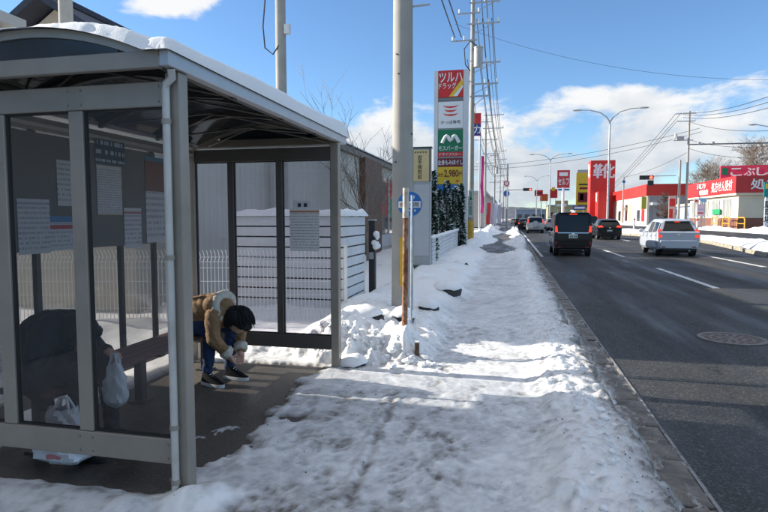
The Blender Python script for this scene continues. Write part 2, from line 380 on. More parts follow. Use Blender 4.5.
# road sheet (both carriageways)
X = np.linspace(1.1, 25.2, 60); Y = np.concatenate([np.linspace(-25, 60, 130), np.linspace(61, 700, 60)])
XX, YY = np.meshgrid(X, Y)
road = grid_obj('road', XX, YY, np.full_like(XX, ZR), ASPH); tag(road, 'dark asphalt road with several lanes', kind='structure')
def sheet(x0, x1, y0, y1, z, m, name, parent): return MB().box(x0, x1, y0, y1, z - .003, z).build(name, m, parent)
d0 = None
for y in np.arange(13.7 - 10.35 * 0, 150, 10.35):
    for x0, nm in ((4.5, 'lane_dash'), (7.95, 'lane_dash')):
        yy = y if x0 < 5 else y + 6.3
        if d0 is None: d0 = MB().box(-.075, .075, 0, 5.1, 0, .004).build(nm, PAINT, road); d0.location = (x0, yy, ZR + .001)
        else: share(d0, road, (x0, yy, ZR + .001))
MB().box(1.24, 1.35, 23.5, 240, ZR, ZR + .005).build('edge_line', PAINT, road)
# far side pavement of the road
fs = MB().box(25.2, 60, -20, 700, -.3, .02).build('far_pavement', BAREPAVE); tag(fs, 'far pavement and shop forecourts beyond the road', kind='structure')

# pavement slab and the wet shelter floor
pv = MB().box(-3.75, .74, -8, 30, -.3, 0).box(-3.0, .74, 30.002, 400, -.3, 0).build('pavement', WET); tag(pv, 'wet dark pavement under the trampled snow', kind='structure')
kb = MB().box(.742, .86, -8, 300, -.3, -.035).build('kerb', MUD); tag(kb, 'kerb and gutter between pavement and road', kind='structure')
gb = None
for i in range(64):
    yb = -1.0 + i * .602
    if gb is None: gb = MB().box(.862, 1.098, 0, .594, -.09, -.048).build('gutter_block', CONC, kb, bevel=.006, seg=1); gb.location = (0, yb, 0)
    else: share(gb, kb, (random.uniform(-.004, .004), yb, random.uniform(-.004, .003)), (0, random.uniform(-.008, .008), random.uniform(-.004, .004)))
MB().box(.862, 1.098, 37.6, 300, -.09, -.05).build('gutter_run', CONC, kb)
MB().box(1.1, 1.122, -8, 18, ZR - .01, ZR + .012).build('gutter_lip', mat('salted edge', (.26, .255, .25), .8, var=.4, vscale=30, dirt=(.05, .05, .05), dscale=6, damt=.95), kb)

# ---- snow height field
P1, P2, P3, P4, P5 = (Perlin(i) for i in (11, 12, 13, 14, 15))
gauss = lambda x, y, c, h, rx, ry=None: h * np.exp(-((x - c[0]) / rx) ** 2 - ((y - c[1]) / (ry or rx)) ** 2)
FR = (1.0, .08)
def snow_h(x, y):
    n1_ = fbm(P1, x * 1.1, y * 1.1, 3); n2_ = fbm(P2, x * 4.2, y * 4.2, 4, .55); n3_ = fbm(P3, x * 13, y * 13, 3, .6)
    cal = 1 - .55 * sstep(5.2, 7.5, y)
    path = .030 + .004 * n1_ + (.0018 * n2_ + .0012 * n3_) * cal
    path = path - .002 * np.abs(fbm(P4, x * 6, y * 6, 2)) * cal
    n4_ = fbm(P5, x * 27, y * 27, 2, .6)
    path = path + .0016 * n4_ * cal
    dirt = .30 + .07 * sstep(6, 9, y) + .15 * n1_ + .17 * n2_ + .15 * n3_ + .10 * n4_
    dirt = dirt + .18 * sstep(3.4, 2.4, y) * sstep(-.2, -.9, x) + .10 * sstep(-1.6, -.8, x) * sstep(.2, -.5, x) * sstep(6, 4, y)
    # windrow along the kerb
    e = .05 * fbm(P5, y * 2.3, x * .3 + 4, 3) + .02 * n2_
    w = sstep(.10, .48, x + e * 2) * (1 - sstep(.74, .90, x + e))
    lump = np.maximum(0, fbm(P2, x * 2.2 + 9, y * 1.7, 3))
    ridge = w * (.035 + .075 * lump + .025 * np.abs(n2_) + .012 * n3_ + .007 * n4_)
    ridge = ridge + w * gauss(x, y, (.42, 3.55), .10, .28, .45) + w * gauss(x, y, (.5, 5.3), .06, .2, .6)
    h = path + ridge
    wd_ = np.clip(w * 1.3, 0, 1)
    dirt = dirt * (1 - wd_) + wd_ * (.10 + .34 * sstep(.50, .80, x + e) + .42 * np.maximum(0, n3_ + .5 * n4_ + .3 * n2_) - .1 * lump)
    edge = sstep(.80, .95, x + e * 1.6)
    h = h - edge * .30; dirt = dirt + .6 * sstep(.70, .86, x + e * 1.6)
    # bank on the yard side
    q = x + .16 * fbm(P4, y * .7, x * .2, 3)
    bx_ = sstep(-.72, -1.12, q); by_ = sstep(5.42, 5.80, y + .10 * n2_ + .1 * sstep(-1.2, -1.8, x) - .15 * sstep(-1.9, -2.2, x))
    bank = bx_ * by_
    bill = np.abs(fbm(P3, x * 5 + 3, y * 5, 2))
    far_ = sstep(8, 14, y)
    hb = bank * ((.13 + .15 * sstep(-1.0, -1.9, q)) + .07 * n1_ + (.018 * n2_ + .004 * n3_ + .03 * bill * (1 - .5 * far_)) * (.25 + .75 * sstep(-2.1, -1.8, x)))
    hb = hb * (1 - .65 * sstep(-2.05, -2.5, x))
    front = sstep(5.3, 5.6, y) * sstep(6.4, 5.9, y) * bx_ * sstep(-2.0, -1.75, x)
    hb = hb + front * .09 * np.maximum(0, fbm(P2, x * 7, y * 7, 2)) * 1.2
    for c, hh, rx, ry in (((-1.09, 5.9), .17, .22, .2), ((-1.3, 6.75), .10, .45, .35), ((-1.75, 6.15), .06, .3, .2), ((-1.95, 7.6), .14, .5, .6), ((-1.0, 8.0), .12, .25, .5), ((-1.35, 10.4), .18, .4, .7), ((-1.9, 5.95), .05, .15, .15)):
        hb = hb + gauss(x, y, c, hh, rx, ry)
    h = h + hb; bk = np.clip(bank * 1.2, 0, 1)
    dirt = dirt * (1 - bk) + bk * (.02 + .06 * np.maximum(0, n3_) + .05 * np.maximum(0, n1_))
    # behind and left of the shelter: smooth clean snow
    bh = sstep(-3.05, -3.4, x); h = h + bh * (.03 + .03 * n1_); dirt = dirt * (1 - bh) + bh * .05
    # bare wet floor of the shelter
    nn = .10 * fbm(P2, x * 2.6, y * 2.6, 4) + .035 * n3_
    bare = sstep(-1.72, -1.94, x + nn * 1.2 - .10 * sstep(4.2, 3.2, y) * sstep(2.9, 3.2, y)) * sstep(2.50, 2.66, y + nn * .5) * sstep(5.32, 5.18, y + nn * .5) * sstep(-3.3, -3.15, x)
    bare = np.maximum(bare, np.exp(-((x + 1.58 + nn) / .13) ** 2 - ((y - 3.84 + nn) / .07) ** 2) * .75)
    bare = bare * (1 - .75 * np.exp(-((x + 2.0 + nn) / .16) ** 2 - ((y - 3.45 + nn * 2) / .10) ** 2)) * (1 - .6 * np.exp(-((x + 1.95 + nn) / .2) ** 2 - ((y - 4.85 + nn) / .05) ** 2))
    h = h * (1 - bare) - .05 * bare
    dirt = dirt + .55 * np.clip(bare * 3, 0, 1)
    # strip of snow in front of the shelter and the heap at the post foot
    h = h + gauss(x, y, (-1.60, 2.50), .085, .13, .10) + gauss(x, y, (-1.50, 2.62), .06, .10, .10) + gauss(x, y, (-1.84, 2.40), .055, .10, .07)
    st = np.exp(-((y - 2.38 - .05 * n2_) / .11) ** 2) * sstep(-1.75, -1.95, x); h = h + st * .03
    dirt = dirt * (1 - .6 * st) + st * (.12 + .35 * np.maximum(0, n2_ + n3_))
    pm = np.exp(-((x + 1.55) / .2) ** 2 - ((y - 2.53) / .15) ** 2); dirt = dirt * (1 - np.clip(pm * 1.5, 0, 1))
    # farther on the pavement has been cleared, with heaps left on it
    fb = sstep(21, 27, y + 3 * n1_) * sstep(-1.75, -1.45, x + .2 * n1_) * sstep(.75, .1, x + .5 * n1_)
    h = h * (1 - fb) - .04 * fb
    hp = gauss(x, y, (.25, 22.0), .20, .7, 1.5) + gauss(x, y, (.55, 35), .38, .6, 3.2) + gauss(x, y, (.6, 45), .25, .5, 2) + gauss(x, y, (-1.9, 38), .3, .8, 5) + gauss(x, y, (.5, 60), .4, .7, 6) + gauss(x, y, (-2.0, 60), .4, .8, 8)
    h = h + hp * (1 + .5 * n2_); dirt = dirt * (1 - np.clip(hp * 5, 0, .85))
    return h, np.clip(dirt, 0, 1)
def stamp_feet(x, y, h, d, n=620):
    for i in range(n):
        cx = random.uniform(-1.9, .45) if i % 3 else random.uniform(-1.4, -.2); cy = 1.6 + 6.2 * random.random() ** 1.4
        a = random.gauss(0, .5) + (math.pi if random.random() < .5 else 0); L = random.uniform(.10, .15); W = random.uniform(.04, .055)
        dep = random.uniform(.0015, .0045)
        ix = np.abs(x[0] - cx) < .25; iy = np.abs(y[:, 0] - cy) < .25
        if not ix.any() or not iy.any(): continue
        sl_ = np.ix_(iy, ix); dx = x[sl_] - cx; dy = y[sl_] - cy
        u_ = dx * math.cos(a) + dy * math.sin(a); v_ = -dx * math.sin(a) + dy * math.cos(a)
        r = np.sqrt((u_ / W) ** 2 + (v_ / L) ** 2) + .12 * np.sin(u_ * 90) * 0
        k = sstep(1.05, .8, r); rim = np.exp(-((r - 1.18) / .16) ** 2)
        h[sl_] += (-dep * k + dep * .55 * rim); d[sl_] += .12 * k - .06 * rim
    return h, d
def snow_patch(name, xs, ys, feet=False):
    x, y = np.meshgrid(xs, ys); h, d = snow_h(x, y)
    if feet:
        h, d = stamp_feet(x, y, h, d)
        a, b = G(398, 392), G(345, 516); ab = b - a                 # the long slide mark
        t = np.clip(((x - a.x) * ab.x + (y - a.y) * ab.y) / (ab.x ** 2 + ab.y ** 2), 0, 1)
        wob = .025 * fbm(P5, t * 5, t * 0 + 2, 2)
        dist = np.hypot(x - a.x - ab.x * t - wob, y - a.y - ab.y * t) + .012 * fbm(P3, x * 9, y * 9, 2)
        inn = (t > .01) & (t < .99)
        h += inn * (-.010 * np.exp(-(dist / .014) ** 2) + .008 * np.exp(-((dist - .045) / .02) ** 2)); d += inn * .22 * np.exp(-(dist / .02) ** 2)
    return grid_obj(name, x, y, h, SNOW, attr={'dirt': np.clip(d, 0, 1)}, keep=h > -.08)
sn = snow_patch('pavement_snow', np.arange(-3.7, 1.0, .0165), np.arange(1.2, 8.6, .0165), feet=True)
tag(sn, 'trampled icy snow on the pavement with footprints and a slide mark', kind='stuff')
sn = snow_patch('bank_snow', np.arange(-3.7, 1.0, .05), np.concatenate([np.arange(8.55, 20, .06), np.arange(20, 90, .3)]))
tag(sn, 'snow bank and heaps along the pavement further on', kind='stuff')
sn = snow_patch('yard_snow', np.arange(-16, -3.64, .09), np.concatenate([np.arange(-2, 12, .09), np.arange(12, 60, .5)]))
tag(sn, 'smooth clean snow in the yard behind the shelter', kind='stuff')
sn = snow_patch('near_snow', np.arange(-3.7, 1.0, .06), np.arange(-4, 1.26, .06)); tag(sn, 'trampled snow on the pavement nearest the viewer', kind='stuff')

# loose clods of snow
def clod_mesh(mb, c, r, seed):
    random.seed(seed); n = 9
    b = MB().ell((0, 0, 0), (r, r * random.uniform(.7, 1.1), r * random.uniform(.55, .85)), 9, 6)
    rot = Matrix.Rotation(random.uniform(0, 6), 3, 'Z') @ Matrix.Rotation(random.uniform(-.5, .5), 3, 'X')
    mb.add([Vector(c) + rot @ (Vector(v) * random.uniform(.68, 1.22)) for v in b.v], b.f)
cl = MB(); k = 0
for i in range(190):
    random.seed(1000 + i)
    if i < 85: x = random.uniform(-2.0, -.72); y = random.gauss(5.62, .13)
    elif i < 165: x = random.gauss(.58, .09); y = random.uniform(2.6, 9)
    else: x = random.uniform(-1.7, -.6); y = random.uniform(5.6, 8)
    hh = float(snow_h(np.array([[x]]), np.array([[y]]))[0][0, 0])
    if hh < 0: continue
    r = random.uniform(.012, .03) if random.random() < .7 else random.uniform(.035, .06)
    if i >= 85 and r > .04: r *= .6
    clod_mesh(cl, (x, y, hh + r * .3), r, 50 + i)
random.seed(3)
o = cl.build('snow_clods', CLEAN, smooth=True, sharp=22); tag(o, 'loose lumps of snow scattered along the bank and kerb', kind='stuff')

# road grit scattered over the trodden snow and the kerb edge
gr_ = MB(); rr_ = random.Random(77); pts_ = []
for i in range(2600):
    if i < 1700: x = .88 - abs(rr_.gauss(0, .20)); y = 1.8 + 9 * rr_.random() ** 1.5
    else: x = rr_.uniform(-1.7, .5); y = 1.8 + 6 * rr_.random() ** 1.3
    pts_.append((x, y))
pa = np.array(pts_); ph_ = snow_h(pa[:, 0][None], pa[:, 1][None])[0][0]
for (x, y), z in zip(pts_, ph_):
    if z < -.02: continue
    s_ = rr_.uniform(.0012, .0036) if rr_.random() < .93 else rr_.uniform(.004, .008); a = rr_.uniform(0, 6.28)
    gr_.add([(x + s_ * math.cos(a), y + s_ * math.sin(a), z), (x + s_ * math.cos(a + 2.1), y + s_ * math.sin(a + 2.1), z), (x + s_ * math.cos(a + 4.2), y + s_ * math.sin(a + 4.2), z), (x, y, z + s_ * 1.3)], [(0, 1, 3), (1, 2, 3), (2, 0, 3)])
tag(gr_.build('road_grit', mat('grit', (.10, .085, .07), .9, var=.5, vscale=3)), 'dark grit sprinkled over the snow towards the kerb', kind='stuff')
# dirty slush lying in the gutter
x, y = np.meshgrid(np.arange(.74, 1.10, .012), np.concatenate([np.arange(1.5, 12, .018), np.arange(12, 40, .08)]))
f1_ = fbm(P2, x * 7, y * 3.2, 4, .6); f2_ = fbm(P3, x * 25, y * 22, 3, .6)
zz_ = -.060 + .034 * f1_ + .007 * f2_ + .05 * sstep(.98, .80, x) + .02 * sstep(.95, .85, x) * f1_
o = grid_obj('gutter_slush', x, y, zz_, SNOW, attr={'dirt': np.clip(.78 - .35 * sstep(.95, .8, x) + .35 * f1_ + .3 * f2_, .2, 1)}, keep=zz_ > -.06); tag(o, 'dirty grey slush and ice lying in the gutter', kind='stuff')
# manhole cover in the lane
mc = G(732, 339, ZR); t_ = thing('manhole_cover', (mc.x, mc.y, ZR), 'round worn iron manhole cover set in the near lane', 'manhole cover')
IRON = mat('worn iron', (.16, .12, .095), .55, .3, var=.4, vscale=12, bump=.3)
MB().cyl((0, 0, .001), (0, 0, .008), .34, n=40).build('cover', IRON, t_, world=False)
ring = MB()
for j in range(40):
    a0, a1 = 2 * math.pi * j / 40, 2 * math.pi * (j + 1) / 40
    ring.prism([(r * math.cos(a), r * math.sin(a), .001) for r, a in ((.345, a0), (.40, a0), (.40, a1), (.345, a1))], (0, 0, .011))
ring.build('rim', mat('worn rim', (.17, .15, .13), .7, var=.3, vscale=10), t_, world=False)
for rr, nn in ((.29, 20), (.2, 14), (.1, 7)):
    for j in range(nn):
        a = 2 * math.pi * j / nn
        if rr == .29 and j == 0: st0 = MB().bx((0, 0, .0105), (.05, .035, .005)).build('stud', IRON, t_, world=False); st0.location = (rr, 0, 0)
        else: share(st0, t_, (rr * math.cos(a), rr * math.sin(a), 0), (0, 0, a))

# median with kerb stones and snow
mp = [(10.0, 25.3), (11.0, 32.0), (11.9, 38.5), (12.1, 44), (10.6, 52), (9.2, 58), (8.8, 90), (8.8, 260)]
far_e = [(11.6, 25.5), (14.0, 32), (14.6, 38), (14.6, 44), (14.6, 52), (14.4, 58), (12.4, 90), (12.4, 260)]
med = MB(); n = len(mp)
med.add([(p[0] + .16, p[1] + .05, ZR) for p in mp] + [(p[0] - .1, p[1], ZR) for p in far_e] + [(p[0] + .16, p[1] + .05, .06) for p in mp] + [(p[0] - .1, p[1], .06) for p in far_e],
        [(2 * n + i, 3 * n + i, 3 * n + i + 1, 2 * n + i + 1) for i in range(n - 1)] + [(i, i + 1, 2 * n + i + 1, 2 * n + i) for i in range(n - 1)] + [(n + i, 3 * n + i, 3 * n + i + 1, n + i + 1) for i in range(n - 1)] + [(0, 2 * n, 3 * n, n)])
mo = med.build('median', MUD); tag(mo, 'raised median strip between the carriageways', kind='structure')
def along(poly, y):
    for a, b in zip(poly, poly[1:]):
        if a[1] <= y <= b[1]: return a[0] + (b[0] - a[0]) * (y - a[1]) / (b[1] - a[1])
    return poly[-1][0]
ks = None; y = 25.4
while y < 70:
    ln = 1.92; x0 = along(mp, y); x1 = along(mp, y + ln + .05); a = math.atan2(ln, x1 - x0) - math.pi / 2
    if ks is None: ks = MB().box(0, .17, 0, ln, ZR - .02, .115).build('kerb_stone', KERBY, mo, bevel=.02, seg=1); ks.location = (x0, y, 0); ks.rotation_euler = (0, 0, a)
    else: share(ks, mo, (x0, y, random.uniform(-.02, .01)), (0, 0, a))
    y += ln + .05
ys = np.concatenate([np.arange(25.6, 60, .25), np.arange(60, 200, 2)]); ts = np.linspace(0, 1, 22)
X0 = np.array([along(mp, y) + .2 for y in ys]); X1 = np.array([along(far_e, y) for y in ys])
XX = X0[:, None] + (X1 - X0)[:, None] * ts[None]; YY = np.repeat(ys[:, None], 22, 1)
nz_ = fbm(P1, XX * .6, YY * .35, 4)
ZZ = .02 + (.26 + .16 * nz_) * np.clip(np.sin(np.pi * np.clip(ts, 0, 1)) * 1.6, 0, 1)[None]
o = grid_obj('median_snow', XX, YY, ZZ, SNOW, attr={'dirt': np.clip(.05 + .25 * fbm(P3, XX * 2, YY * 2, 3) + .3 * (ts < .12)[None], 0, 1)}); tag(o, 'ploughed snow lying along the median', kind='stuff')
# heaps on the far pavement
def heap(name, x0, x1, y0, y1, hgt, seed, label, nx=26, ny=50):
    x, y = np.meshgrid(np.linspace(x0, x1, nx), np.linspace(y0, y1, ny)); p = Perlin(seed)
    sx = (x - x0) / (x1 - x0); sy = (y - y0) / (y1 - y0)
    env = np.sin(np.pi * sx) ** .8 * np.clip(np.sin(np.pi * sy) * 3, 0, 1)
    z = hgt * env * (.55 + .75 * fbm(p, x * .5, y * .22, 4)) - .03
    return tag(grid_obj(name, x, y, z, SNOW, attr={'dirt': np.clip(.05 + .3 * fbm(p, x, y, 3), 0, 1)}), label, kind='stuff')
heap('verge_snow', 23.6, 27.2, 30, 86, .55, 31, 'heaps of ploughed snow in front of the pharmacy')
heap('verge_snow', 24.0, 26.4, 88, 170, .5, 32, 'heaps of ploughed snow along the far pavement by the red store')
# hills on the horizon
def hills(name, y, x0, x1, base, amp, seed, col, label, n=160):
    p = Perlin(seed); xs = np.linspace(x0, x1, n); prof = base + amp * fbm(p, xs * .004, xs * 0 + 3, 5)
    rows = []; K = 10
    X_ = np.repeat(xs[None], K, 0); s = np.linspace(0, 1, K)[:, None]
    Y_ = y + 500 * s + 0 * X_; Z_ = -2 + (prof[None] + 2) * np.sin(s * np.pi / 2) + 6 * fbm(p, X_ * .02, Y_ * .02, 3) * s
    return tag(grid_obj(name, X_, Y_, Z_, mat(name + label[:6], col, .95, var=.35, vscale=.02)), label, kind='structure')
hills('hills', 1500, -900, 420, 36, 16, 41, (.085, .095, .115), 'low wooded hills beyond the end of the road')
hills('hills', 950, 205, 420, 60, 9, 46, (.028, .04, .06), 'dark wooded ridge above the red store')
# ================================================================ bus shelter
ALU = mat('shelter aluminium', (.315, .28, .235), .45, .25, var=.10, vscale=3, bump=.04, bscale=200, dirt=(.16, .15, .13), dscale=1.6, damt=.35)
ALUD = mat('shelter dark frame', (.09, .08, .072), .5, .4, var=.12, vscale=4)
GUT = mat('eave aluminium', (.46, .47, .48), .4, .4, var=.08, vscale=3)
PVC = mat('drain pipe', (.55, .53, .49), .4, .2, var=.08, vscale=5, dirt=(.25, .23, .2), dscale=4, damt=.4)
GLSF = glassmat('far end pane', (.88, .87, .90), .04, .02, .004, (.45, .45, .47))
GLS = glassmat('shelter pane', (.74, .73, .73), .04, .02, .004, (.45, .45, .47))
GLS2 = glassmat('clear pane', (.86, .87, .88), .06, .02, .02)
SMOKE = glassmat('smoked roof sheet', (.10, .115, .125), .08, .12, .05, (.25, .27, .3))
SEAT = mat('bench slat', (.13, .055, .045), .6, var=.3, vscale=5, dirt=(.06, .04, .035), dscale=3)
STEELS = mat('screw steel', (.30, .29, .27), .4, .7, var=.2)
XR, XL, YN, YF = -1.66, -3.20, 2.59, 5.24
sh = thing('bus_shelter', (-2.43, 3.9, 0), 'grey aluminium bus shelter with tinted panes and a snow-covered arched roof', 'bus shelter')
for x in (XR, XL):
    for y in (YN, YF): MB().box(x - .04, x + .04, y - .04, y + .04, -.05, 2.228).build('post', ALU, sh, bevel=.005, seg=1)
# front and far walls
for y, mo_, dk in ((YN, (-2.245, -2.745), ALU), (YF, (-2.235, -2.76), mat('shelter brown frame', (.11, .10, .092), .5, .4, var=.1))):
    MB().box(XL + .042, XR - .042, y - .03, y + .03, .20, .335).build('bottom_rail', dk, sh, bevel=.004, seg=1)
    MB().box(XL + .042, XR - .042, y - .03, y + .03, 2.065, 2.19).build('top_rail', dk, sh, bevel=.004, seg=1)
    w = .043 if y == YN else .032
    ed = [XL + .042] + [m_ for m_ in reversed(mo_)] + [XR - .042]
    for m_ in mo_: MB().box(m_ - w, m_ + w, y - .026, y + .026, .337, 2.063).build('mullion', dk, sh, bevel=.004, seg=1)
    for a, b in zip(ed, ed[1:]):
        a2 = a + (w + .001 if a in mo_ else .001); b2 = b - (w + .001 if b in mo_ else .001)
        pn = MB().box(a2, b2, y - .003, y + .003, .337, 2.063).build('pane', GLS if y == YN else GLSF, sh)
        gk = MB()                                        # dark rubber gasket round the pane
        for q in ((a2, a2 + .008, .337, 2.063), (b2 - .008, b2, .337, 2.063), (a2 + .0081, b2 - .0081, .337, .345), (a2 + .0081, b2 - .0081, 2.055, 2.063)):
            gk.box(q[0], q[1], y - .012, y + .012, q[2], q[3])
        gk.build('gasket', mat('black rubber', (.02, .02, .02), .6), pn)
# screws at the joints of the front wall and plates at the post feet
scr = None
for z in (.23, .305, 2.09, 2.165):
    for x in (-3.12, -2.285, -2.205, -1.745):
        if scr is None: scr = MB().cyl((0, 0, 0), (0, -.004, 0), .0065, n=8).build('screw', STEELS, sh, world=False); scr.location = Vector((x, YN - .0305, z)) - sh.location
        else: share(scr, sh, Vector((x, YN - .0305, z)) - sh.location)
for x in (XR, XL):
    for y in (YN, YF): MB().box(x - .075, x + .075, y - .075, y + .075, -.01, .012).build('base_plate', STEELS, sh)
# back wall
MB().box(XL - .025, XL + .025, YN + .042, YF - .042, .20, .29).build('bottom_rail', ALU, sh)
MB().box(XL - .025, XL + .025, YN + .042, YF - .042, 2.10, 2.19).build('top_rail', ALU, sh)
MB().box(XL + .027, XL + .04, YN + .042, YF - .042, 2.125, 2.15).build('conduit', PVC, sh)
for y in (3.25, 3.72, 4.11, 4.56): MB().box(XL - .02, XL + .02, y - .018, y + .018, .292, 2.098).build('mullion', ALUD, sh)
yy = [YN + .042, 3.25, 3.72, 4.11, 4.56, YF - .042]
for a, b in zip(yy, yy[1:]):
    MB().box(XL - .003, XL + .003, a + .02, b - .02, .293, 2.097).build('pane', GLS2, sh)
MB().box(XL + .021, XL + .029, 2.66, 4.575, 1.27, 2.085).build('notice_board', mat('board grey', (.17, .155, .14), .7, var=.12, vscale=3), sh)
# roof
MB().box(-1.655, -1.60, 2.44, 5.42, 2.23, 2.305).build('eave_gutter', GUT, sh, bevel=.004, seg=1)
MB().box(-1.70, -1.657, 2.50, 5.36, 2.233, 2.262).build('eave_beam', ALUD, sh)
MB().box(-3.26, -3.205, 2.44, 5.42, 2.23, 2.305).build('eave_gutter', GUT, sh, bevel=.004, seg=1)
for y in (2.44, 5.38): MB().box(-3.203, -1.657, y, y + .04, 2.225, 2.308).build('fascia', ALU, sh, bevel=.004, seg=1)
archz = lambda x: 2.455 - .30 * (x + 2.43) ** 2
xs = np.linspace(-3.21, -1.65, 27)
def arch_strip(y0, y1, z_off0, z_off1, name, m):
    b = MB(); n = len(xs)
    vs = []
    for x in xs:
        z = archz(x); vs += [(x, y0, z + z_off0), (x, y1, z + z_off0), (x, y1, z + z_off1), (x, y0, z + z_off1)]
    fs = []
    for i in range(n - 1):
        for k in range(4): fs.append((4 * i + k, 4 * i + (k + 1) % 4, 4 * (i + 1) + (k + 1) % 4, 4 * (i + 1) + k))
    fs += [(3, 2, 1, 0), tuple(4 * (n - 1) + k for k in range(4))]
    return b.add(vs, fs).build(name, m, sh)
BRONZE = mat('arch frame', (.36, .33, .28), .45, .5, var=.1, vscale=4)
arch_strip(2.442, 2.482, -.042, 0, 'end_arch', BRONZE); arch_strip(5.378, 5.418, -.042, 0, 'end_arch', BRONZE)
for y in (3.17, 3.91, 4.65): arch_strip(y, y + .045, -.055, -.008, 'roof_rib', ALUD)
for a, b in ((2.484, 3.168), (3.217, 3.908), (3.957, 4.648), (4.697, 5.376)): arch_strip(a, b, -.012, -.006, 'roof_sheet', SMOKE)
for y in (2.455, 5.40):                                  # smoked end panels under the arch
    b = MB(); xm = [x for x in xs if archz(x) - .044 > 2.309]
    b.prism([(x, y, archz(x) - .043) for x in xm] + [(xm[-1], y, 2.309), (xm[0], y, 2.309)], (0, .006, 0)); b.build('end_panel', mat('smoked end panel', (.030, .037, .042), .18, spec=.6, var=.25, vscale=3), sh)
for a, b in ((2.49, 3.17), (3.215, 3.91), (3.955, 4.65), (4.695, 5.37)):     # diagonal braces under the sheets
    MB().tube([(-1.74, a, 2.24), (-2.43, (a + b) / 2, 2.36), (-3.1, b, 2.24)], .008, 6).build('brace', ALUD, sh)
    MB().tube([(-1.74, b, 2.25), (-2.43, (a + b) / 2, 2.372), (-3.1, a, 2.25)], .008, 6).build('brace', ALUD, sh)
MB().cyl((-3.12, 5.195, 2.203), (-1.72, 5.195, 2.203), .012, n=8).build('conduit', PVC, sh)
# drain pipe down the near post
dp = MB().tube([(-1.63, 2.50, 2.23), (-1.635, 2.515, 2.19), (-1.672, 2.522, 2.165), (-1.677, 2.523, 2.13), (-1.677, 2.523, .12), (-1.682, 2.517, .075), (-1.72, 2.50, .055), (-1.93, 2.44, .035)], .0195, 14).build('drain_pipe', PVC, sh, smooth=True, sharp=60)
for z in (1.98, 1.30, .42, .13):
    MB().cyl((-1.677, 2.523, z - .012), (-1.677, 2.523, z + .012), .0245, n=14).build('pipe_clip', ALU, dp)
# bench along the back wall
bench = thing('bench', (-2.92, 3.9, 0), 'dark red-brown slatted bench along the back wall of the shelter', 'bench')
for i in range(4):
    x = -3.08 + i * .098; MB().box(x, x + .088, 2.78, 5.08, .415, .445).build('slat', SEAT, bench, bevel=.006, seg=1)
for y in (2.95, 3.95, 4.95):
    lg = MB().box(-2.96, -2.89, y - .035, y + .035, 0, .385).build('leg', ALUD, bench, bevel=.004, seg=1)
    MB().box(-3.07, -2.71, y - .03, y + .03, .387, .413).build('bracket', ALUD, bench)
    MB().box(-3.0, -2.85, y - .06, y + .06, -.001, .012).build('foot_plate', ALUD, lg)
# snow on the roof
xs_ = np.linspace(-3.30, -1.585, 110); ys_ = np.linspace(2.40, 5.47, 190)
XX, YY = np.meshgrid(xs_, ys_)
dx_ = np.minimum(XX + 3.30, -1.585 - XX); nb = .002 * fbm(P1, XX * 6, YY * 6, 3)
thick = .022 + (.055 + .04 * sstep(2.6, 3.6, YY)) * sstep(-2.5, -1.8, XX) + .035 * sstep(2.5, 3.3, YY) * sstep(-1.6, -2.4, XX) + .03 * sstep(4.6, 5.3, YY) + .006 * fbm(P2, XX * 2.0, YY * 2.0, 3)
er = np.clip(dx_ / .045, 0, 1); er = np.sqrt(np.clip(1 - (1 - er) ** 2, 0, 1))
dy_ = np.minimum(YY - 2.40 - .014 * (1 + fbm(P3, XX * 4, YY * 0, 3)), 5.47 - YY); ey = np.clip(dy_ / .06, 0, 1); ey = np.sqrt(np.clip(1 - (1 - ey) ** 2, 0, 1))
rough_end = sstep(2.52, 2.44, YY) * .005 * fbm(P4, XX * 22, YY * 22, 3)
surf = np.maximum(2.455 - .30 * (np.clip(XX, -3.22, -1.64) + 2.43) ** 2, 2.302)
ZZ = surf - .004 + (thick + nb + rough_end) * er * ey
o = grid_obj('roof_snow', XX, YY, ZZ, CLEAN); tag(o, 'thick layer of snow lying on the shelter roof', kind='stuff')

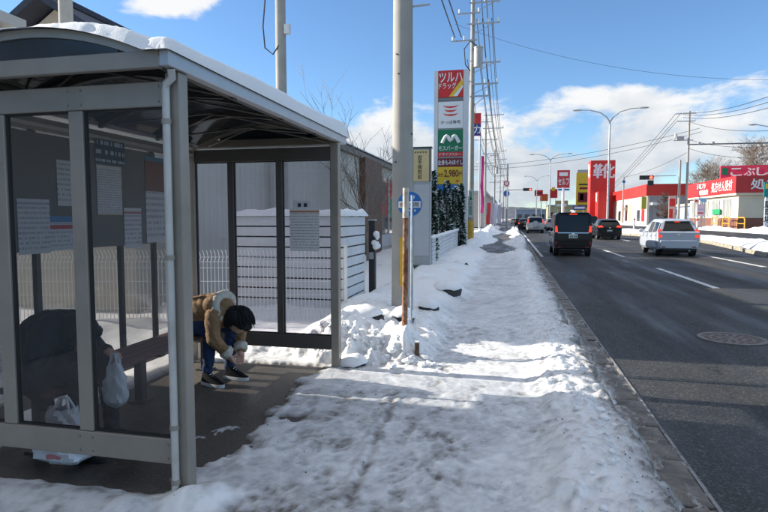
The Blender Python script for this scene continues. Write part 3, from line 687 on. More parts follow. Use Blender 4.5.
# notices
def print_mat(name, paper, ink, lines, z0, z1, head=None, hz=None, head2=None, hz2=None, wordscale=55.0, fill=.45):
    """paper with unreadable lines of print; heights are in the sheet's own coordinates"""
    m = bpy.data.materials.new(name); m.use_nodes = True; t = m.node_tree; b = t.nodes['Principled BSDF']; b.inputs['Roughness'].default_value = .5
    tcn = t.nodes.new('ShaderNodeTexCoord'); s_ = t.nodes.new('ShaderNodeSeparateXYZ'); t.links.new(tcn.outputs['Object'], s_.inputs[0])
    h = z1 - z0; zz = mth(t, 'DIVIDE', mth(t, 'SUBTRACT', s_.outputs[2], z0), h)
    ln = mth(t, 'MULTIPLY', zz, float(lines)); fr = mth(t, 'FRACT', ln)
    on = mth(t, 'LESS_THAN', fr, fill)
    cv = t.nodes.new('ShaderNodeCombineXYZ'); t.links.new(mth(t, 'MULTIPLY', mth(t, 'ADD', s_.outputs[0], s_.outputs[1]), wordscale), cv.inputs[0]); t.links.new(mth(t, 'MULTIPLY', mth(t, 'FLOOR', ln), 3.7), cv.inputs[1])
    n = t.nodes.new('ShaderNodeTexNoise'); n.inputs['Scale'].default_value = 2.2; n.inputs['Detail'].default_value = 3; t.links.new(cv.outputs[0], n.inputs['Vector'])
    wd2 = mth(t, 'GREATER_THAN', n.outputs[0], .47)
    fac = mth(t, 'MULTIPLY', mth(t, 'MULTIPLY', on, wd2), mth(t, 'MULTIPLY', mth(t, 'GREATER_THAN', zz, 0.05), mth(t, 'LESS_THAN', zz, .93)))
    mxn = t.nodes.new('ShaderNodeMix'); mxn.data_type = 'RGBA'; t.links.new(fac, mxn.inputs[0]); mxn.inputs[6].default_value = (*paper, 1); mxn.inputs[7].default_value = (*ink, 1)
    last = mxn.outputs[2]
    for hc, hr in ((head, hz), (head2, hz2)):
        if not hc: continue
        f2 = mth(t, 'MULTIPLY', mth(t, 'GREATER_THAN', zz, hr[0]), mth(t, 'LESS_THAN', zz, hr[1]))
        m2 = t.nodes.new('ShaderNodeMix'); m2.data_type = 'RGBA'; t.links.new(f2, m2.inputs[0]); t.links.new(last, m2.inputs[6]); m2.inputs[7].default_value = (*hc, 1); last = m2.outputs[2]
    t.links.new(last, b.inputs['Base Color']); return m
W_, K_ = (.60, .60, .60), (.36, .36, .38)
for (u0, v0, u1, v1, lab, kw) in (
    (19, 199, 49, 254, 'white notice with lines of black and red print, nearest the front panes', dict(lines=11, head=(.35, .35, .4), hz=(.9, .94))),
    (51, 216, 80, 250, 'blue-headed notice with red and blue boxes beside the white notice', dict(lines=8, head=(.06, .2, .38), hz=(.82, 1), head2=(.45, .06, .07), hz2=(.62, .74))),
    (58, 161, 81, 206, 'plain white sheet of small print pinned highest above the blue-headed notice', dict(lines=9)),
    (95, 137, 124, 164, 'dark blue picture poster at the top of the board', dict(paper=(.04, .07, .11), ink=(.45, .5, .55), lines=3, wordscale=14)),
    (98, 166, 121, 215, 'white timetable of small columns below the dark picture poster', dict(lines=20, wordscale=60, head=(.5, .42, .25), hz=(0, .03))),
    (125, 208, 141, 248, 'small white sheet low on the board right of the timetable', dict(lines=9, head=(.45, .12, .12), hz=(.86, .9))),
    (147, 158, 168, 242, 'tall poster with food pictures above pale blue print, next to the drain pipe', dict(lines=14, head=(.22, .10, .06), hz=(.60, .95), head2=(.08, .22, .30), hz2=(.95, 1)))):
    a = atX(u0, v1, XL + .033); b = atX(u1, v0, XL + .033); a2 = atX(u0, v0, XL + .033); b2 = atX(u1, v1, XL + .033)
    z0, z1 = (a.z + b2.z) / 2, (b.z + a2.z) / 2; y0, y1 = a.y, b.y; c = Vector((XL + .0325, (y0 + y1) / 2, (z0 + z1) / 2))
    pk = kw.pop('paper', W_); ik = kw.pop('ink', K_)
    m = print_mat('print ' + lab[:18], pk, ik, z0=-(z1 - z0) / 2, z1=(z1 - z0) / 2, **kw)
    o = MB().box(-.0015, .0015, -(y1 - y0) / 2, (y1 - y0) / 2, -(z1 - z0) / 2, (z1 - z0) / 2).build('poster' if 'poster' in lab else 'notice', m)
    o.location = c; tag(o, lab, 'poster' if 'poster' in lab else 'notice')
a, b = atY(290, 251, YF - .01), atY(319, 208, YF - .01)
m = print_mat('print far pane', (.72, .70, .67), K_, 15, -(b.z - a.z) / 2, (b.z - a.z) / 2, head=(.5, .18, .1), hz=(.90, .94), wordscale=70, fill=.35)
o = MB().box(-(b.x - a.x) / 2, (b.x - a.x) / 2, -.0015, .0015, -(b.z - a.z) / 2, (b.z - a.z) / 2).build('notice', m, bevel=0)
o.location = ((a.x + b.x) / 2, YF - .0055, (a.z + b.z) / 2); tag(o, 'white notice with orange heading on the far end pane', 'notice')
a, b = atY(293, 208, YF - .01), atY(311, 200.5, YF - .01)
st = thing('sticker', ((a.x + b.x) / 2, YF - .0055, (a.z + b.z) / 2), 'small white sticker with two black marks above the far pane notice', 'sticker')
MB().box(a.x, b.x, YF - .0075, YF - .0045, a.z, b.z).build('sheet', mat('sticker white', (.65, .65, .66), .5), st)
for k in (-.028, .035): MB().bx(((a.x + b.x) / 2 + k, YF - .0085, (a.z + b.z) / 2 - .008), (.034, .001, .036)).build('mark', mat('print black', (.03, .03, .04), .6), st)
# ================================================================ left side: buildings, yard, fences
CREAM = mat('cream siding', (.52, .49, .42), .75, var=.08, vscale=1.2, bump=.05, bscale=40, dirt=(.33, .31, .27), dscale=1.2, damt=.4)
BROWNP = mat('brown cladding', (.13, .062, .035), .6, var=.2, vscale=3)
WHITEP = mat('white board', (.66, .67, .67), .6, var=.06, vscale=3, dirt=(.42, .42, .41), dscale=2, damt=.4)
WHITEM = mat('white wire', (.72, .73, .73), .5)
DARKM = mat('dark steel', (.04, .04, .042), .5, .3, var=.2)
GREYW = mat('white metal wall', (.52, .53, .53), .6, var=.06, vscale=1)
ROOFD = mat('dark slate roof', (.018, .022, .034), .55, var=.3, vscale=5, bump=.2, bscale=12)
POLEC = mat('pole concrete', (.36, .345, .31), .85, var=.12, vscale=5, bump=.1, bscale=60, dirt=(.22, .21, .19), dscale=2.5, damt=.5)
STEEL = mat('galvanised steel', (.42, .43, .44), .45, .6, var=.1)
WINGL = mat('dark window', (.03, .036, .042), .08, spec=.8)
def vsiding(parent, x, y0, y1, z0, z1, m, w=.46, t=.025, side=1):
    """vertical siding panels on a wall facing +X"""
    n = int((y1 - y0) / w); first = None
    for i in range(n):
        yc = y0 + i * w
        if first is None:
            first = MB().box(0, t, .002, w - .002, z0, z1).box(t, t + .003, .03, .12, z0, z1).box(t, t + .003, w / 2 - .02, w / 2 + .07, z0, z1).build('siding_panel', m, parent, world=False)
            first.location = Vector((x, yc, 0)) - parent.location
        else: share(first, parent, Vector((x, yc, 0)) - parent.location)
# --- long store B
stB = thing('store', (-6.7, 22, 0), 'long low cream store with brown pillar and glass front beside the yard', 'store')
MB().box(-8.3, -5.23, 7.0, 38, -.2, 3.62).build('wall', CREAM, stB)
vsiding(stB, -5.228, 7.0, 19.2, 0, 3.60, CREAM)
MB().box(-8.5, -5.06, 6.85, 38.2, 3.622, 3.78).build('eave', mat('eave brown grey', (.20, .18, .16), .6, var=.1), stB)
MB().box(-8.45, -5.10, 6.9, 38.1, 3.782, 3.86).build('roof', ROOFD, stB)
MB().box(-5.227, -5.0, 19.3, 21.9, -.1, 3.66).build('pillar', BROWNP, stB, bevel=.01, seg=1)
fr = MB().box(-5.227, -5.19, 22.0, 37.8, .3, .8).build('window_base', GREYW, stB)
for i in range(8):
    y = 22.1 + i * 1.95
    w_ = MB().box(-5.205, -5.19, y + .05, y + 1.86, .82, 3.2).build('window', WINGL, stB)
    MB().box(-5.215, -5.15, y + 1.88, y + 1.95, .81, 3.3).build('window_frame', WHITEP, w_)
pc = [(.42, .04, .04), (.05, .22, .10), (.6, .6, .58), (.5, .06, .05), (.06, .25, .12), (.55, .4, .1)]
for i in range(9):
    y = 22.3 + i * 1.6 + random.uniform(-.2, .2); z = random.uniform(1.0, 2.1)
    MB().box(-5.187, -5.182, y, y + random.uniform(.6, 1.1), z, z + random.uniform(.5, .9)).build('window_poster', mat('window poster %d' % (i % 6), pc[i % 6], .5, var=.3, vscale=8), stB)
x, y = np.meshgrid(np.linspace(-8.5, -5.04, 30), np.linspace(6.85, 38.2, 120)); e_ = np.clip(np.minimum(np.minimum(x + 8.5, -5.04 - x), np.minimum(y - 6.85, 38.2 - y)) / .12, 0, 1) ** .5
o = grid_obj('roof_snow', x, y, 3.85 + (.10 + .03 * fbm(P1, x, y, 3)) * e_, CLEAN); tag(o, 'snow lying on the long store roof', kind='stuff')
# --- white building A right behind the shelter
bA = thing('white_building', (-7.5, -1.5, 0), 'white metal-clad building rising behind the shelter roof', 'building')
MB().box(-10.5, -4.62, -8, 4.42, -.2, 3.26).build('wall', GREYW, bA)
vsiding(bA, -4.618, -8, 4.40, .1, 3.22, GREYW, w=.62)
MB().box(-10.7, -4.48, -8.1, 4.55, 3.262, 3.36).build('eave', mat('eave beige', (.42, .40, .36), .6), bA)
MB().prism([(-4.50, -8.05, 3.362), (-7.5, -8.05, 3.9), (-10.65, -8.05, 3.362)], (0, 12.55, 0)).build('roof', ROOFD, bA)
w_ = MB().box(-4.58, -4.565, 1.0, 2.2, 1.0, 2.2).build('window', WINGL, bA); MB().box(-4.60, -4.582, .93, 2.27, .93, 2.27).build('window_frame', WHITEP, w_)
# --- house with dark gable roof
hs = thing('house', (-14, 19, 0), 'house with dark gabled roof and beige gable seen over the shelter', 'house')
MB().prism([(-17, 15.3, -.2), (-11, 15.3, -.2), (-11, 15.3, 6.1), (-14, 15.3, 8.0), (-17, 15.3, 6.1)], (0, 8, 0)).build('wall', mat('beige render', (.42, .38, .31), .85, var=.06), hs)
for s in (-1, 1):
    rf = MB().prism([(-14, 14.6, 8.12), (-14, 14.6, 8.36), (-14 + s * 3.7, 14.6, 8.36 - 3.7 * .633), (-14 + s * 3.7, 14.6, 8.12 - 3.7 * .633)], (0, 9.2, 0)).build('roof', ROOFD, hs)
MB().box(-14.14, -13.86, 14.55, 23.85, 8.30, 8.48).build('ridge_cap', ROOFD, hs)
MB().box(-14.9, -13.1, 15.24, 15.29, 3.2, 4.6).build('window', WINGL, hs); MB().box(-14.25, -13.75, 15.25, 15.29, 6.6, 6.9).build('attic_vent', DARKM, hs)

# --- poles standing in the yard
def yard_pole(u, Y, r0, r1, ztop, label, extra=None):
    p = atY(u, 60, Y); t = thing('utility_pole', (p.x, Y, 0), label, 'utility pole')
    MB().cyl((0, 0, -.2), (0, 0, ztop), r0, r1, 20).build('shaft', POLEC, t, smooth=True, world=False)
    return t
t = yard_pole(281, 11.6, .135, .095, 9.5, 'slim concrete pole rising behind the middle of the shelter roof')
for z in (4.1, 6.6): MB().cyl((0, 0, z), (0, 0, z + .05), .125, n=20).build('band', STEEL, t, world=False)
MB().bx((.16, -.02, 5.55), (.12, .1, .2)).build('junction_box', WHITEP, t, world=False)
MB().tube([(.0, -.1, 5.2), (-.12, -.15, 5.0), (-.30, -.15, 5.15), (-.34, -.15, 5.6), (-.25, -.15, 6.5), (-.2, -.1, 7.6)], .016, 6).build('cable_loop', DARKM, t, smooth=True, world=False)
t = yard_pole(67.5, 9.9, .15, .12, 9, 'concrete pole against the dark gabled roof at the upper left')
MB().cyl((0, 0, 5.02), (0, 0, 5.06), .145, n=20).build('band', STEEL, t, world=False)

# --- white horizontal board fence round the yard
sf = thing('board_fence', (-3.3, 8.0, 0), 'white horizontal board fence with snow on top behind the mesh fence', 'fence')
for i in range(9):
    z = .12 + i * .158
    MB().box(-4.22, -2.42, 8.0, 8.022, z, z + .136).build('board', WHITEP, sf, bevel=.004, seg=1)
    MB().box(-2.442, -2.42, 8.024, 9.3, z, z + .136).build('board', WHITEP, sf, bevel=.004, seg=1)
MB().box(-4.2, -2.50, 8.0225, 8.028, .1, 1.52).build('gap_shade_backing', DARKM, sf); MB().box(-2.448, -2.4425, 8.05, 9.26, .1, 1.52).build('gap_shade_backing', DARKM, sf)  # dark sheets added behind the boards so the gaps look shadowed
for x, y in ((-4.2, 8.04), (-3.3, 8.04), (-2.47, 8.05), (-2.47, 9.28)): MB().box(x - .025, x + .025, y - .012, y + .04, 0, 1.5).build('post', DARKM, sf)
def cap_snow(pts, w, h, z, name, label, seed):
    """rounded ridge of snow along a polyline"""
    p = Perlin(seed); P_ = [Vector((a[0], a[1], 0)) for a in pts]; S = []
    for a, b in zip(P_, P_[1:]):
        k = max(2, int((b - a).length / .06))
        for i in range(k): S.append((a.lerp(b, i / k), (b - a).normalized()))
    S.append((P_[-1], (P_[-1] - P_[-2]).normalized()))
    n = 11; X_ = np.zeros((len(S), n)); Y_ = X_.copy(); Z_ = X_.copy()
    for i, (c, d) in enumerate(S):
        nn = Vector((-d.y, d.x, 0)); en = min(1, min(i, len(S) - 1 - i) / 2.5) ** .5
        for j in range(n):
            a = math.pi * j / (n - 1); q = c + nn * (math.cos(a) * w / 2)
            hh = h * (1 + .35 * float(fbm(p, np.array([q.x * 3]), np.array([q.y * 3]), 3)[0]))
            X_[i, j], Y_[i, j], Z_[i, j] = q.x, q.y, z - .004 + math.sin(a) ** .7 * hh * en
    return tag(grid_obj(name, X_, Y_, Z_, CLEAN), label, kind='stuff')
cap_snow([(-4.26, 8.01), (-2.43, 8.01), (-2.43, 9.34)], .13, .10, 1.536, 'fence_snow', 'rounded cap of snow on the white board fence', 61)
# --- white welded mesh fence
mf = thing('mesh_fence', (-4.2, 6.65, 0), 'white welded wire mesh fence behind the shelter', 'fence')
A0, A1 = Vector((-2.12, 7.12, 0)), Vector((-6.5, 6.12, 0)); dv = (A1 - A0).normalized(); L = (A1 - A0).length; npan = 3
for k in range(npan + 1):
    p = A0 + dv * (L * k / npan); po = MB().cyl(p, p + Vector((0, 0, 1.12)), .024, n=10).build('post', WHITEM, mf, smooth=True); MB().cyl(p + Vector((0, 0, 1.121)), p + Vector((0, 0, 1.14)), .028, n=10).build('cap', WHITEM, po)
nv_ = Vector((dv.y, -dv.x, 0))
for k in range(npan):
    a = A0 + dv * (L * k / npan + .04); w = L / npan - .08; b = MB()
    prof = [(0, .10), (0, .92), (.05, .98), (.0, 1.06), (-.04, 1.08)]
    for i in range(int(w / .05) + 1):
        q = a + dv * (i * .05); b.tube([q + nv_ * o_ + Vector((0, 0, z)) for o_, z in prof], .0045, 4)
    for z in (.12, .30, .48, .66, .84, .92): b.tube([a + Vector((0, 0, z)), a + dv * w + Vector((0, 0, z))], .005, 4)
    b.tube([a + nv_ * .05 + Vector((0, 0, .98)), a + dv * w + nv_ * .05 + Vector((0, 0, .98))], .004, 4)
    o = b.build('mesh_panel', WHITEM, mf)
# dark post with frozen lump
t = thing('gate_post', (-2.36, 9.6, 0), 'dark steel gate post with a lump of ice by the board fence corner', 'post')
MB().box(-2.42, -2.31, 9.55, 9.66, -.1, 1.45).build('post', DARKM, t, bevel=.006, seg=1); MB().box(-2.43, -2.30, 9.54, 9.67, 1.452, 1.48).build('cap', STEEL, t)
lock = MB()
for i in range(9): lock.ell((-2.30 + random.uniform(-.06, .06), 9.53 + random.uniform(-.03, .03), 1.12 + random.uniform(-.13, .13)), random.uniform(.03, .06), 8, 6)
lock.build('ice_lump', CLEAN, t, smooth=True); MB().box(-2.40, -2.33, 9.50, 9.548, .78, .9).build('letter_plate', STEEL, t)

# --- rocks capped with snow along the bank
STONE = mat('dark stone', (.035, .032, .03), .8, var=.5, vscale=6, bump=.5, bscale=20)
def rock(c, r, seed, label, cap=1.0):
    rnd = random.Random(seed); t = thing('rock', (c[0], c[1], c[2] - r[2] * .3), label, 'rock'); p = Perlin(seed)
    b = MB().ell((0, 0, r[2] * .1), r, 18, 12)
    b.v = [tuple(Vector(v) * (1 + .22 * float(fbm(p, np.array([v[0] * 5 + 3]), np.array([v[1] * 5 + v[2] * 6]), 3)[0]))) for v in b.v]
    b.build('stone', STONE, t, smooth=True, world=False, sharp=25)
    s = MB().ell((0, 0, r[2] * .62), (r[0] * 1.02, r[1] * 1.02, r[2] * .85 * cap), 20, 12)
    s.v = [tuple(Vector((v[0], v[1], max(v[2], r[2] * (.52 + .25 * math.sin(v[0] * 11 + seed) * math.cos(v[1] * 9))))) + Vector((0, 0, .02 * float(p(np.array([v[0] * 9.]), np.array([v[1] * 9.]))[0])))) for v in s.v]
    s.build('snow_cap', CLEAN, t, smooth=True, world=False, sharp=80)
    return t
for (u, v, z, r, sd_, lab) in ((403, 318, .28, (.15, .13, .13), 71, 'dark rock under a round snow cap at the foot of the utility pole'),
                      (428, 303, .28, (.15, .13, .12), 72, 'dark rock showing below snow between pole and pavement'),
                      (447, 288, .25, (.26, .22, .16), 73, 'big dark rock with flat snow cap at the pavement edge'),
                      (362, 318, .30, (.26, .2, .13), 74, 'low dark rock under snow by the mesh fence end'),
                      (352, 352, .16, (.16, .12, .10), 75, 'small dark rock in the snow beside the shelter end'),
                      (461, 262, .28, (.2, .2, .12), 76, 'dark rock under the white slat fence')):
    p = G(u, v, z); hz_ = float(snow_h(np.array([[p.x]]), np.array([[p.y]]))[0][0, 0]); rock((p.x, p.y, hz_ - r[2] * .12), r, sd_, lab)
tw = thing('stub_post', G(417, 352, .12), 'short brown wooden stake in the snow by the rusty bus stop pole', 'stake')
MB().box(-.022, .022, -.022, .022, -.15, .10).build('stake', mat('old wood', (.10, .065, .04), .9, var=.3, vscale=20), tw, bevel=.004, seg=1, world=False); MB().box(-.02, .02, -.02, .02, .1, .112).build('snow_top', CLEAN, tw, world=False)

# --- bare tree
BARK = mat('birch bark', (.23, .20, .17), .85, var=.35, vscale=10)
def bare_tree(loc, h, r, seed, label, m=BARK, levels=4, spread=.55, nb=5, trunk_frac=.35, minr=.003, name='bare_tree'):
    rnd = random.Random(seed); t = thing(name, loc, label, 'tree'); tr = MB(); br = MB()
    def limb(mb, p, d, L, r0, lev):
        pts = [p]; rs = [r0]; k = 4 if lev < 3 else 3; q = p.copy(); dd = d.copy()
        for i in range(k):
            dd = (dd + Vector((rnd.gauss(0, .10), rnd.gauss(0, .10), .05 + rnd.gauss(0, .06)))).normalized(); q = q + dd * (L / k); pts.append(q.copy()); rs.append(max(minr, r0 * (1 - .75 * (i + 1) / k)))
        mb.tube(pts, rs, 7 if lev == 0 else (5 if lev < 3 else 3), caps=False)
        if lev >= levels: return
        n_ = nb + rnd.randint(-1, 1) + (4 if lev == 0 else 0)
        for j in range(n_):
            f = rnd.uniform(trunk_frac if lev == 0 else .25, 1.0); idx = f * k; a = min(int(idx), k - 1); pp = pts[a].lerp(pts[a + 1], idx - a)
            axis = Vector((rnd.gauss(0, 1), rnd.gauss(0, 1), rnd.gauss(0, .4))).normalized()
            nd = (dd * (1 - spread) + axis * spread + Vector((0, 0, .12))).normalized()
            limb(br, pp, nd, L * rnd.uniform(.38, .6), max(minr, (rs[a] * .55)), lev + 1)
    limb(tr, Vector((0, 0, -.1)), Vector((rnd.gauss(0, .03), rnd.gauss(0, .03), 1)), h, r, 0)
    tr.build('trunk', m, t, smooth=True, world=False); br.build('crown', m, t, world=False)
    return t
p = atY(368, 255, 17.0); bare_tree((p.x, 17.0, 0), 4.0, .045, 5, 'slender bare birch in front of the brown pillar', levels=3, nb=5, spread=.45, trunk_frac=.12, minr=.004)
p = atY(356, 250, 15.0); bare_tree((p.x, 15.0, 0), 2.9, .035, 8, 'low bare bush left of the slender birch', levels=3, nb=6, spread=.5, trunk_frac=.1, minr=.004, name='bare_bush')
# ================================================================ street furniture and signs on the near side
RUST = mat('rusty steel', (.22, .085, .035), .85, var=.5, vscale=14, bump=.3, bscale=60, dirt=(.45, .40, .34), dscale=7, damt=.7)
BLUE = mat('sign blue', (.02, .17, .50), .4, var=.12, vscale=8)
SWHITE = mat('sign white', (.75, .76, .76), .45)
BLACKI = mat('sign ink', (.03, .03, .035), .5)
SRED = mat('sign red', (.56, .020, .018), .4, var=.1, vscale=2)
SGREEN = mat('sign green', (.0, .17, .07), .4)
YEL = mat('sign yellow', (.75, .50, .03), .45, var=.08, vscale=3)
MAROON = mat('sign maroon', (.17, .012, .02), .45)
BEIGE = mat('sign beige', (.68, .52, .25), .5, var=.08, vscale=3)
GREYP = mat('sign back grey', (.42, .43, .43), .55, .2, var=.08, vscale=2, dirt=(.28, .27, .25), dscale=2, damt=.5)
XD, ZD = (1, 0, 0), (0, 0, 1)
# --- the big pole by the bus stop
up = thing('utility_pole', (-1.34, 7.05, 0), 'stout concrete utility pole beside the blue bus stop disc', 'utility pole')
MB().cyl((0, 0, -.2), (0, 0, 8.5), .142, .103, 28).build('shaft', POLEC, up, smooth=True, world=False)
for z in (2.98, 4.36): MB().cyl((0, 0, z), (0, 0, z + .012), .137 - z * .0044, n=24).build('band', STEEL, up, world=False)
for z, a in ((3.28, 4.5), (3.52, 4.3), (2.2, 4.2), (2.55, -.4)):
    MB().tube([(.10 * math.cos(a), .10 * math.sin(a), z), (.145 * math.cos(a), .145 * math.sin(a), z)], .010, 6).build('bolt', DARKM, up, world=False)
MB().cyl((.09, 0, 4.12), (.34, 0, 4.13), .012, n=6).build('peg', STEEL, up, world=False)
for a in (-1.45, -.35):
    MB().bx((.137 * math.cos(a), .137 * math.sin(a), .95), (.012, .05, .62), rz=a).build('guard_strip', mat('guard yellow', (.6, .38, .03), .5, var=.2), up, world=False)
# --- bus stop
bs = thing('bus_stop_pole', (-1.10, 5.86, 0), 'rusty bus stop pole with a blue disc, standing in a snow mound', 'bus stop')
def px(u, v, Y): return atY(u, v, Y)
a, b = px(404.5, 336, 5.86), px(406, 188, 5.86)
MB().tube([a - Vector((0, 0, .15)), a.lerp(b, .45), a.lerp(b, .93)], [.032, .03, .029], 12).build('pole', RUST, bs, smooth=True)
MB().cyl(a.lerp(b, .80), b, .0335, n=12).build('sleeve', mat('pale sleeve', (.55, .52, .46), .7, var=.3, vscale=20, dirt=(.3, .14, .08), dscale=9, damt=.8), bs, smooth=True)
MB().cyl(px(411, 326, 5.92), px(412, 195, 5.92), .013, n=8).build('stay', mat('pale blue pipe', (.42, .5, .6), .5, .3, var=.3, vscale=9), bs, smooth=True)
c = px(409.5, 204, 5.93); rd = .132
disc = MB().cyl(c + Vector((0, .0, 0)), c + Vector((0, .012, 0)), rd, n=40).build('disc', BLUE, bs)
MB().cyl(c + Vector((0, .0125, 0)), c + Vector((0, .018, 0)), rd + .004, n=40).build('rim', STEEL, disc)
hw = math.sqrt(rd ** 2 - .036 ** 2) - .006
MB().box(c.x - hw, c.x + hw, c.y - .0035, c.y - .0005, c.z - .040, c.z + .030).build('band', SWHITE, disc)
text('岩手病院', .046, BLACKI, c + Vector((0, -.0045, -.005)), XD, ZD, disc, width=.205, bold=.02, thick=.001)
for s in (-1, 1): MB().tube([c + Vector((s * .012, -.002, .045)), c + Vector((s * .045, -.002, .062)), c + Vector((s * .05, -.002, .088))], .009, 6).build('emblem', SWHITE, disc)
for k in range(5): MB().bx(c + Vector((-.06 + k * .03, -.002, -.07)), (.018, .003, .022)).build('lettering', SWHITE, disc)
# --- hospital sign
hp = thing('hospital_sign', (-2.17, 14.05, 0), 'tall grey sign case with a beige hospital panel at its top', 'sign')
MB().box(-2.40, -1.945, 14.0, 14.16, .30, 3.24).build('case', GREYP, hp, bevel=.01, seg=1)
MB().box(-2.42, -1.925, 13.98, 14.18, 3.242, 3.275).build('top_cap', mat('dark green cap', (.03, .06, .045), .5), hp)
pan = MB().box(-2.385, -1.985, 13.985, 13.998, 2.42, 3.20).build('panel', BEIGE, hp)
MB().box(-1.983, -1.948, 13.98, 13.998, 2.40, 3.22).build('trim', mat('bronze trim', (.10, .075, .05), .5), hp); MB().box(-2.398, -2.387, 13.98, 13.998, 2.40, 3.22).build('trim', mat('bronze trim', (.1, .075, .05)), hp)
text('岩\n手\n病\n院\n前', .60, mat('brown ink', (.07, .035, .02), .5), (-2.22, 13.982, 2.77), XD, ZD, pan, width=.105, bold=.02, thick=.001)
for k in range(5): MB().bx((-2.33 + k * .065, 13.983, 3.14), (.035, .003, .03)).build('lettering', mat('brown ink', (.07, .035, .02)), pan)
MB().box(-2.36, -1.98, 13.99, 13.998, .55, 2.34).build('lower_panel', mat('pale grey panel', (.50, .51, .51), .5, var=.05), hp)
MB().box(-2.41, -1.935, 13.97, 14.17, .255, .298).build('base_rail', mat('green rail', (.04, .14, .07), .5), hp)
for x in (-2.33, -2.02): MB().box(x - .04, x + .04, 14.02, 14.12, -.1, .253).build('leg', DARKM, hp)
# --- white slat fence along the pavement
wf = thing('slat_fence', (-2.17, 22, 0), 'white slat fence with snow on top running along the pavement', 'fence')
F0, F1 = Vector((-1.99, 14.6, 0)), Vector((-2.38, 31.0, 0)); d_ = (F1 - F0) / 6
for k in range(6):
    a, b = F0 + d_ * k, F0 + d_ * (k + 1); sag = random.uniform(-.01, .01)
    for i in range(6):
        z = .30 + i * .113 + sag; MB().beam(a + Vector((0, 0, z + .05)) + d_ * .012, b + Vector((0, 0, z + .05)) - d_ * .012, .02, .100).build('slat', WHITEP, wf)
    MB().box(a.x - .045, a.x - .012, a.y - .03, a.y + .03, -.05, .98).build('post', GREYP, wf); MB().box(a.x - .15, a.x + .02, a.y + .9, a.y + 1.3, -.1, .26).build('footing', STONE, wf)
MB().box(F1.x - .045, F1.x - .012, F1.y - .03, F1.y + .03, -.05, .98).build('post', GREYP, wf)
cap_snow([(F0.x, F0.y), (F1.x, F1.y)], .12, .07, .975, 'fence_snow', 'snow lying along the top of the white slat fence', 62)
# --- pylon with shop signs
PY = 29.0
pyl = thing('pylon_sign', (-3.03, PY + .2, 0), 'tall white pylon carrying stacked shop signs', 'pylon sign')
def rect(u0, v0, u1, v1, Y): a, b = atY(u0, max(v0, v1), Y), atY(u1, min(v0, v1), Y); return a.x, b.x, a.z, b.z
x0, x1, z0, z1 = rect(433.5, 200, 468.5, 69, PY)
FRAME = mat('pylon white', (.62, .64, .65), .5, var=.05, vscale=1, dirt=(.45, .45, .44), dscale=1, damt=.4)
MB().box(x0, x0 + .20, PY, PY + .45, -.1, z1).build('column', FRAME, pyl); MB().box(x1 - .24, x1, PY, PY + .45, -.1, z1).build('column', FRAME, pyl)
MB().box(x0 + .201, x1 - .241, PY + .08, PY + .40, z0, z1 - .02).build('case', GREYP, pyl)
xa, xb = x0 + .21, x1 - .25; xc = (xa + xb) / 2; wid = xb - xa
def zpx(v): return atY(450, v, PY).z
def panel(v0, v1, m, name='sign_panel'): return MB().box(xa, xb, PY + .02, PY + .078, zpx(v1), zpx(v0)).build(name, m, pyl)
yf = PY + .02
def ptext(body, v, h, w, m, parent, x=0, bold=.03): text(body, h, m, (xc + x, yf - .002, zpx(v)), XD, ZD, parent, width=w, bold=bold, thick=.004)
q = panel(70, 97, SRED); ptext('ツルハ', 77, .46, 1.16, SWHITE, q, bold=.05); ptext('ドラッグ', 85.5, .30, .88, SWHITE, q, x=-.17, bold=.04)
zz = zpx(92)
MB().prism([(xc - .10, yf - .001, zz - .22), (xc + .30, yf - .001, zz - .22), (xb - .01, yf - .001, zz + .42), (xb - .01, yf - .001, zz + .70)], (0, -.003, 0)).build('emblem', YEL, q)
MB().prism([(xc + .12, yf - .0045, zz - .20), (xc + .34, yf - .0045, zz - .22), (xb - .02, yf - .0045, zz + .22), (xb - .02, yf - .0045, zz + .36)], (0, -.003, 0)).build('emblem', SWHITE, q)
panel(97.6, 100.4, mat('panel grey', (.18, .19, .2), .5), 'spacer')
q = panel(101.5, 128, SWHITE)
for i, v in enumerate((106.5, 110.5, 114.5)):
    z = zpx(v); w_ = (.42, .34, .40)[i]
    MB().prism([(xc - w_, yf - .001, z + .07), (xc - w_ * .6, yf - .001, z - .04), (xc, yf - .001, z - .08), (xc + w_ * .6, yf - .001, z - .04), (xc + w_, yf - .001, z + .07), (xc + w_ * .5, yf - .001, z + .025), (xc - w_ * .5, yf - .001, z + .025)], (0, -.004, 0)).build('emblem', mat('emblem red', (.62, .05, .035), .4), q)
ptext('かっぱ寿司', 122, .17, .98, BLACKI, q, bold=.02)
q = panel(129.5, 151.5, SGREEN)
zt = zpx(139)                                             # rounded three-legged emblem
ml = [(-.44, -.20), (-.40, -.10), (-.27, .13), (-.20, .17), (-.13, .13), (-.06, -.02), (.0, -.08), (.07, -.02), (.15, .13), (.22, .17), (.29, .13), (.42, -.10), (.47, -.20)]
MB().tube([(xc + x * .95, yf - .005, zt + z) for x, z in ml], [.09] * len(ml), 10).build('emblem', SWHITE, q, smooth=True)
ptext('モスバーガー', 148, .23, 1.2, SWHITE, q, bold=.04)
q = panel(152, 156.2, SRED); ptext('ドライブスルー', 154.1, .15, 1.1, SWHITE, q, bold=.03)
q = panel(158, 166.5, MAROON); ptext('全身もみほぐし', 162.2, .26, 1.28, SWHITE, q, bold=.04)
q = panel(166.8, 184, YEL); ptext('60分', 174.5, .22, .30, MAROON, q, x=-.50, bold=.03); ptext('2,980', 173.8, .40, .72, MAROON, q, x=.06, bold=.05); ptext('円', 174, .24, .22, MAROON, q, x=.56, bold=.04)
MB().ell((xc + .38, yf - .005, zpx(181)), (.10, .012, .06), 12, 8).build('emblem', mat('orange mark', (.6, .12, .02), .4), q)
